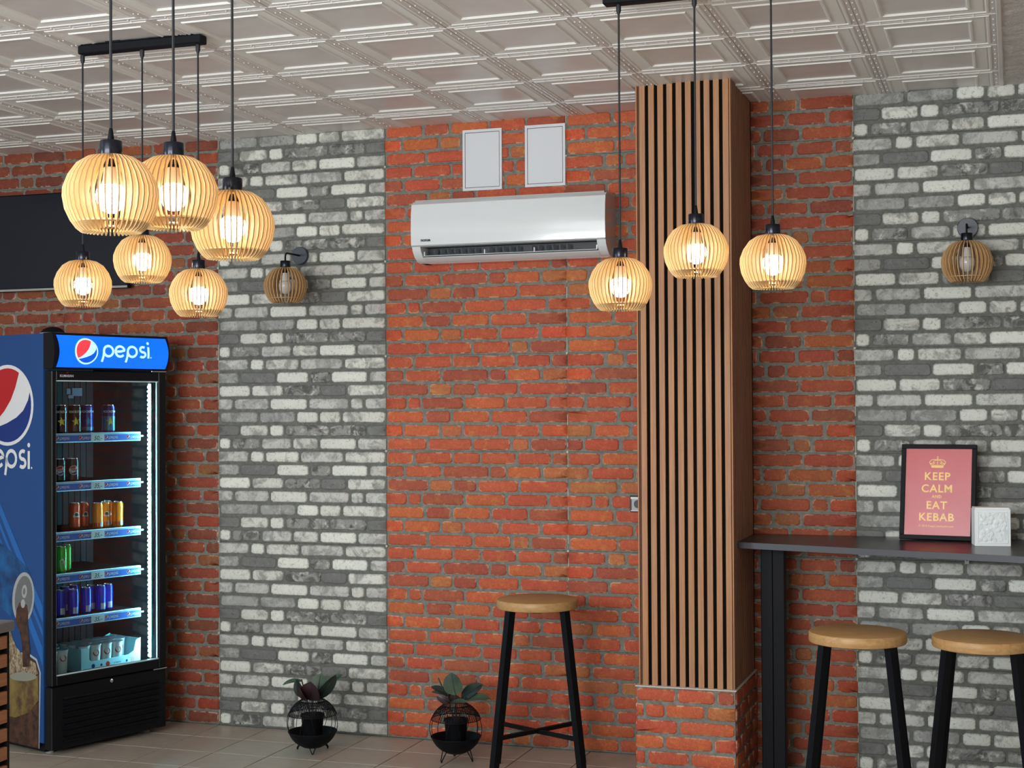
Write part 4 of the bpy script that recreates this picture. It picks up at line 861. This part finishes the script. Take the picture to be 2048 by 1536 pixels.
wordmark(b, lambda x, y: (-.0014, .168 + .435 - x * 1.0, 1.415 + y), .098, 0)
part('side_print', b, [M['p_white'], M['p_red'], M['p_deep'], M['p_stripe'], M['p_can'], M['p_lid'], M['p_lid2'], M['p_cola'], M['p_ice'], M['p_foam'], M['p_amber'], M['p_glassrim']], fr)

# cans
def can(u, v, z, r, h, body, label, group, name='drink_can', bands=(), face=None, cat='can', rot=-0.35):
    root = thing(name, label, cat, fw_(u, v, z), FT + rot, group)
    b = MB(); b.lathe([(r * .76, 0), (r * .80, .002), (r, .009), (r, h - .014), (r * .86, h - .003)], 24, 0)
    for (za, zb, a0, a1, mi) in bands:
        n = 10; vs = [((r + .0004) * sin(RAD(a0 + (a1 - a0) * k / n)), -(r + .0004) * cos(RAD(a0 + (a1 - a0) * k / n)), zz) for zz in (za, zb) for k in range(n + 1)]
        b.add(vs, [(k, k + 1, n + 2 + k, n + 1 + k) for k in range(n)], mi)
    def cyl(x, y, l=0): a = x / r; rr = r + .0008 + l; return (rr * sin(a), -rr * cos(a), y)
    if face: face(b, cyl)
    part('can_body', b, body, root, True, 30)
    b = MB(); b.lathe([(r * .86, h - .003), (r * .86, h), (r * .80, h), (r * .78, h - .003), (.001, h - .003)], 24, 0); b.lathe([(.006, h - .003), (.006, h - .0015), (.001, h - .0015)], 10, 0, Matrix.Translation((0, -.006, 0))); part('can_lid', b, M['alu'], root, True, 40)
    return root
# top shelf: energy drinks
def rock(b, c): put_text(b, 'ROCKSTAR', .0145, lambda x, y: c(x, .105 + y), 1, bold=.0004); 
def star(mi, s_=.02, zc=.06):
    def f(b, c):
        rock(b, c); pts = []
        for k in range(10): rr = s_ if k % 2 == 0 else s_ * .42; a = pi / 2 + k * pi / 5 + .15; pts.append((rr * cos(a), zc + rr * 1.25 * sin(a)))
        ctr = (0, zc); vs = [c(*ctr)] + [c(*p) for p in pts]; b.add(vs, [(0, k + 1, (k + 1) % 10 + 1) for k in range(10)], mi)
    return f
g_ = 'energy drink cans on the top fridge shelf'
can(.150, .14, SH[0], .033, .145, [M['can_black'], M['p_white'], M['can_yellow']], 'black can with yellow star, leftmost on the top fridge shelf', g_, face=star(2))
can(.236, .14, SH[0], .033, .145, [M['can_black'], M['p_white'], M['can_yellow']], 'black can with yellow star, second on the top fridge shelf', g_, face=star(2))
can(.400, .26, SH[0], .033, .145, [M['can_navy'], M['p_white'], M['can_teal']], 'dim navy can set back on the top fridge shelf', g_, face=star(2), bands=((.01, .085, -90, 90, 2),) if 0 else ((.012, .03, -90, 90, 2),))
can(.447, .14, SH[0], .033, .145, [M['can_navy'], M['p_white'], M['can_teal'], M['can_yellow']], 'blue can with yellow star at the right of the top shelf', g_, face=star(3), bands=((.012, .085, -100, 100, 2),))
def pep(b, c):
    globe(b, lambda x, y, l: c(x, .058 + y, l), .024, 1, 2, 3, .0004, .1, 0)
    pts = [(-.0235, .052), (.0235, .052), (.0235, .064), (-.0235, .064)]
    n = 8; vs = [c(-.0225 + .045 * k / n, zz, .0006) for zz in (.051, .065) for k in range(n + 1)]; b.add(vs, [(k, k + 1, n + 2 + k, n + 1 + k) for k in range(n)], 1)
    put_text(b, 'PEPSI', .014, lambda x, y: c(x, .053 + y, .0009), 0, bold=.0004)
g_ = 'black cola cans on the second fridge shelf'
can(.142, .14, SH[1], .033, .118, [M['can_black'], M['p_white'], M['p_red'], M['p_deep']], 'black cola can half behind the door frame', g_, face=pep)
can(.222, .14, SH[1], .033, .118, [M['can_black'], M['p_white'], M['p_red'], M['p_deep']], 'black cola can with round emblem, right one of two', g_, face=pep)
def orf(b, c):
    for (x, z, rr, mi) in ((.002, .072, .013, 1), (.000, .072, .009, 2), (-.010, .064, .006, 1), (.012, .062, .006, 1)): b.poly([(x + p[0], z + p[1]) for p in disc_pts(rr, 14)], lambda a, d: c(a, d, .0002 * mi), mi)
g_ = 'orange drink cans on the third fridge shelf'
for u, v, k, lb in ((.325, .26, 1, 'dim orange can, leftmost on the third fridge shelf'), (.385, .265, 1, 'dim orange can, second from left on the third shelf'), (.388, .155, 0, 'bright orange can with grey label in the orange row'), (.462, .19, 0, 'bright orange can with white blossom print'), (.525, .26, 1, 'reddish orange can behind the rightmost orange can'), (.515, .155, 0, 'bright orange can, rightmost on the third fridge shelf')):
    can(u, v, SH[2], .0285, .133, [M['can_redor'] if k else M['can_orange'], M['p_white'], M['can_deepgreen'], M['can_silver'], M['can_redor']], lb, g_, face=orf if lb.find('blossom') > 0 or k else None, bands=((.010, .030, -120, 120, 4),) + (((.010, .034, 10, 60, 3),) if not k else ()))
def grf(b, c): b.poly([(-.010, .02), (.014, .018), (.016, .06), (0, .075), (-.014, .062)], lambda x, y: c(x, y, .0003), 1); b.poly([(-.016, .066), (.012, .070), (.0, .052)], lambda x, y: c(x, y, .0006), 2)
g_ = 'green drink cans on the fourth fridge shelf'
can(.155, .14, SH[3], .0285, .133, [M['can_green'], M['p_white'], M['can_deepgreen']], 'green can with pale print, front one on the fourth shelf', g_, face=grf)
can(.240, .22, SH[3], .0285, .133, [M['can_green'], M['p_white'], M['can_deepgreen']], 'green can standing behind the front green can', g_)
can(.145, .25, SH[3], .0285, .133, [M['can_green'], M['p_white'], M['can_deepgreen']], 'green can in shade behind at the left', g_)
g_ = 'blue slim cans on the fifth fridge shelf'
for i, (u, v, lb) in enumerate(((.165, .16, 'dark blue slim can, leftmost on the fifth shelf'), (.228, .14, 'blue slim can, second in the front row of the fifth shelf'), (.312, .15, 'blue slim can, third in the front row of the fifth shelf'), (.385, .21, 'bright blue slim can, fourth from left on the fifth shelf'), (.415, .165, 'bright blue slim can beside the rightmost blue can'), (.478, .19, 'blue slim can, rightmost on the fifth fridge shelf'), (.19, .28, 'blue slim can in the back row at left'), (.27, .27, 'blue slim can in the middle of the back row'), (.345, .30, 'blue slim can at the right of the back row'))):
    can(u, v, SH[4], .0265, .133, [M['can_blue'], M['can_silver']], lb, g_, bands=((.010, .042, -15, 40, 1),))
# bottom tray with cups
tr_ = thing('carton_tray', 'pale blue carton tray with cups on the fridge floor', 'tray', fw_(.245, .10, .368), FT); tw, td = .375, .26
b = MB(); b.box(0, 0, 0, tw, td, .003)
fp = [(0, 0), (tw, 0), (tw, .135), (tw - .03, .125), (tw - .045, .07), (tw - .08, .055), (.065, .05), (.052, .06), (.050, .118), (0, .122)]
for y, s_ in ((0.0, 1), (td, 1)):
    n = len(fp); vs = [(x, y, z) for x, z in fp] + [(x, y + .003, z) for x, z in fp]; b.add(vs, [tuple(range(n)), tuple(range(n, 2 * n))[::-1]] + [(i, (i + 1) % n, n + (i + 1) % n, n + i) for i in range(n)])
b.box(0, 0, 0, .003, td, .12); b.box(tw - .003, 0, 0, tw, td, .13); part('carton', b, M['carton'], tr_)
b = MB()
for x, rr, mi in ((.075, .011, 0), (.125, .007, 0), (.165, .013, 1), (.285, .007, 0)): b.poly([(x + p[0], .025 + p[1]) for p in disc_pts(rr, 16)], lambda a, d: (a, -.0006, d), mi)
for k in range(7): b.poly([(.31 + k * .006, .012), (.313 + k * .006, .012), (.313 + k * .006, .042), (.31 + k * .006, .042)], lambda a, d: (a, -.0006, d), 1)
put_text(b, 'AYRAN', .014, lambda x, y: (.225 + x, -.0006, .020 + y), 0)
part('carton_print', b, [M['p_deep'], M['p_red']], tr_)
def cup(u, v, z, label, first=None):
    if first is None:
        r = thing('yogurt_cup', label, 'cup', fw_(u, v, z), FT - .35, 'yogurt drink cups on the fridge floor')
        b = MB(); b.lathe([(.024, 0), (.026, .003), (.031, .09), (.033, .095), (.034, .098), (.031, .098)], 20); part('cup_body', b, M['cup'], r, True, 30)
        b = MB(); b.poly([(.017 * cos(2 * pi * k / 16), .066 + .013 * sin(2 * pi * k / 16)) for k in range(16)], lambda x, y: ((.0305) * sin(x / .0305), -(.0305) * cos(x / .0305), y)); part('round_label', b, M['p_red'], r)
        b = MB(); b.lathe([(.001, .0975), (.0345, .0975), (.0345, .099), (.001, .0995)], 20); b.box(-.010, -.037, .0975, .010, -.030, .0985); part('foil_lid', b, M['foil'], r)
        return r
    r = copy_tree(first); r.location = fw_(u, v, z); r.scale = (1, 1, 1.28); r['label'] = label; return r
c0 = None; names_r = ['front', 'second', 'third']
for j in range(3):
    for i in range(5):
        u = .29 + i * .069; v = .142 + j * .074; z = .3715
        lb = '%s cup from the left in the %s row of the carton tray' % (['first', 'second', 'third', 'fourth', 'fifth'][i], names_r[j])
        if i == 4 and j == 0: continue
        c = cup(u, v, z, 'white yogurt ' + lb, c0); c0 = c0 or c; c.scale = (1, 1, 1.28)
for i, (u, v, lb) in enumerate(((.085, .13, 'white yogurt cup at the far left front of the fridge floor'), (.165, .15, 'shaded yogurt cup just left of the carton tray'), (.09, .21, 'yogurt cup behind the far left front cup'), (.165, .23, 'yogurt cup behind the shaded cup left of the tray'), (.09, .29, 'rear yogurt cup at the far left'), (.165, .31, 'rear yogurt cup left of the carton tray'))):
    cup(u, v, .3685, lb, c0)
# little dome lying on the fridge
r = thing('dark_bowl', 'small dark dome shaped bowl on top of the fridge', 'bowl', fw_(.08, .10, FH - .002), 0)
b = MB(); b.lathe([(.062, 0), (.060, .006), (.048, .022), (.028, .032), (.001, .036)], 28); part('bowl_shell', b, M['black'], r, True, 50)
b = MB(); b.tube([(.0625 * cos(2 * pi * k / 28), .0625 * sin(2 * pi * k / 28), .003) for k in range(28)], .0025, 6, closed=True); part('bowl_rim', b, M['grey_pl'], r, True)

# ------------------------------------------------------------------ counter at lower left
CZ = 1.15; CX, CY = -2.55, -3.758
r = thing('service_counter', 'slatted wooden service counter with grey top at the lower left', 'counter', (CX, CY, 0))
b = MB(); b.bbox(-.62, -2.2, CZ - .028, 0, 0, CZ, .003); part('worktop', b, M['ctr_top'], r)
b = MB(); b.box(-.60, -2.18, .04, -.022, -.014, CZ - .028); part('carcass', b, M['felt'], r)
b = MB(); b.bbox(-.026, -.020, 0.0, -.010, -.010, CZ - .028, .001); part('corner_post', b, M['black'], r)
sl = MB(); sl.bbox(-.022, -2.18, 0, -.009, -.0205, .034, .0012); slm = sl.mesh('slat', M['ctr_slat']); z = CZ - .028 - .045
while z > .05: link('slat', slm, r, loc=(0, 0, z)); z -= .0495
b = MB(); b.box(-.58, -2.15, 0, -.05, -.04, .04); part('plinth', b, M['black'], r)
print('bricks', tot, 'objects', len(bpy.data.objects))
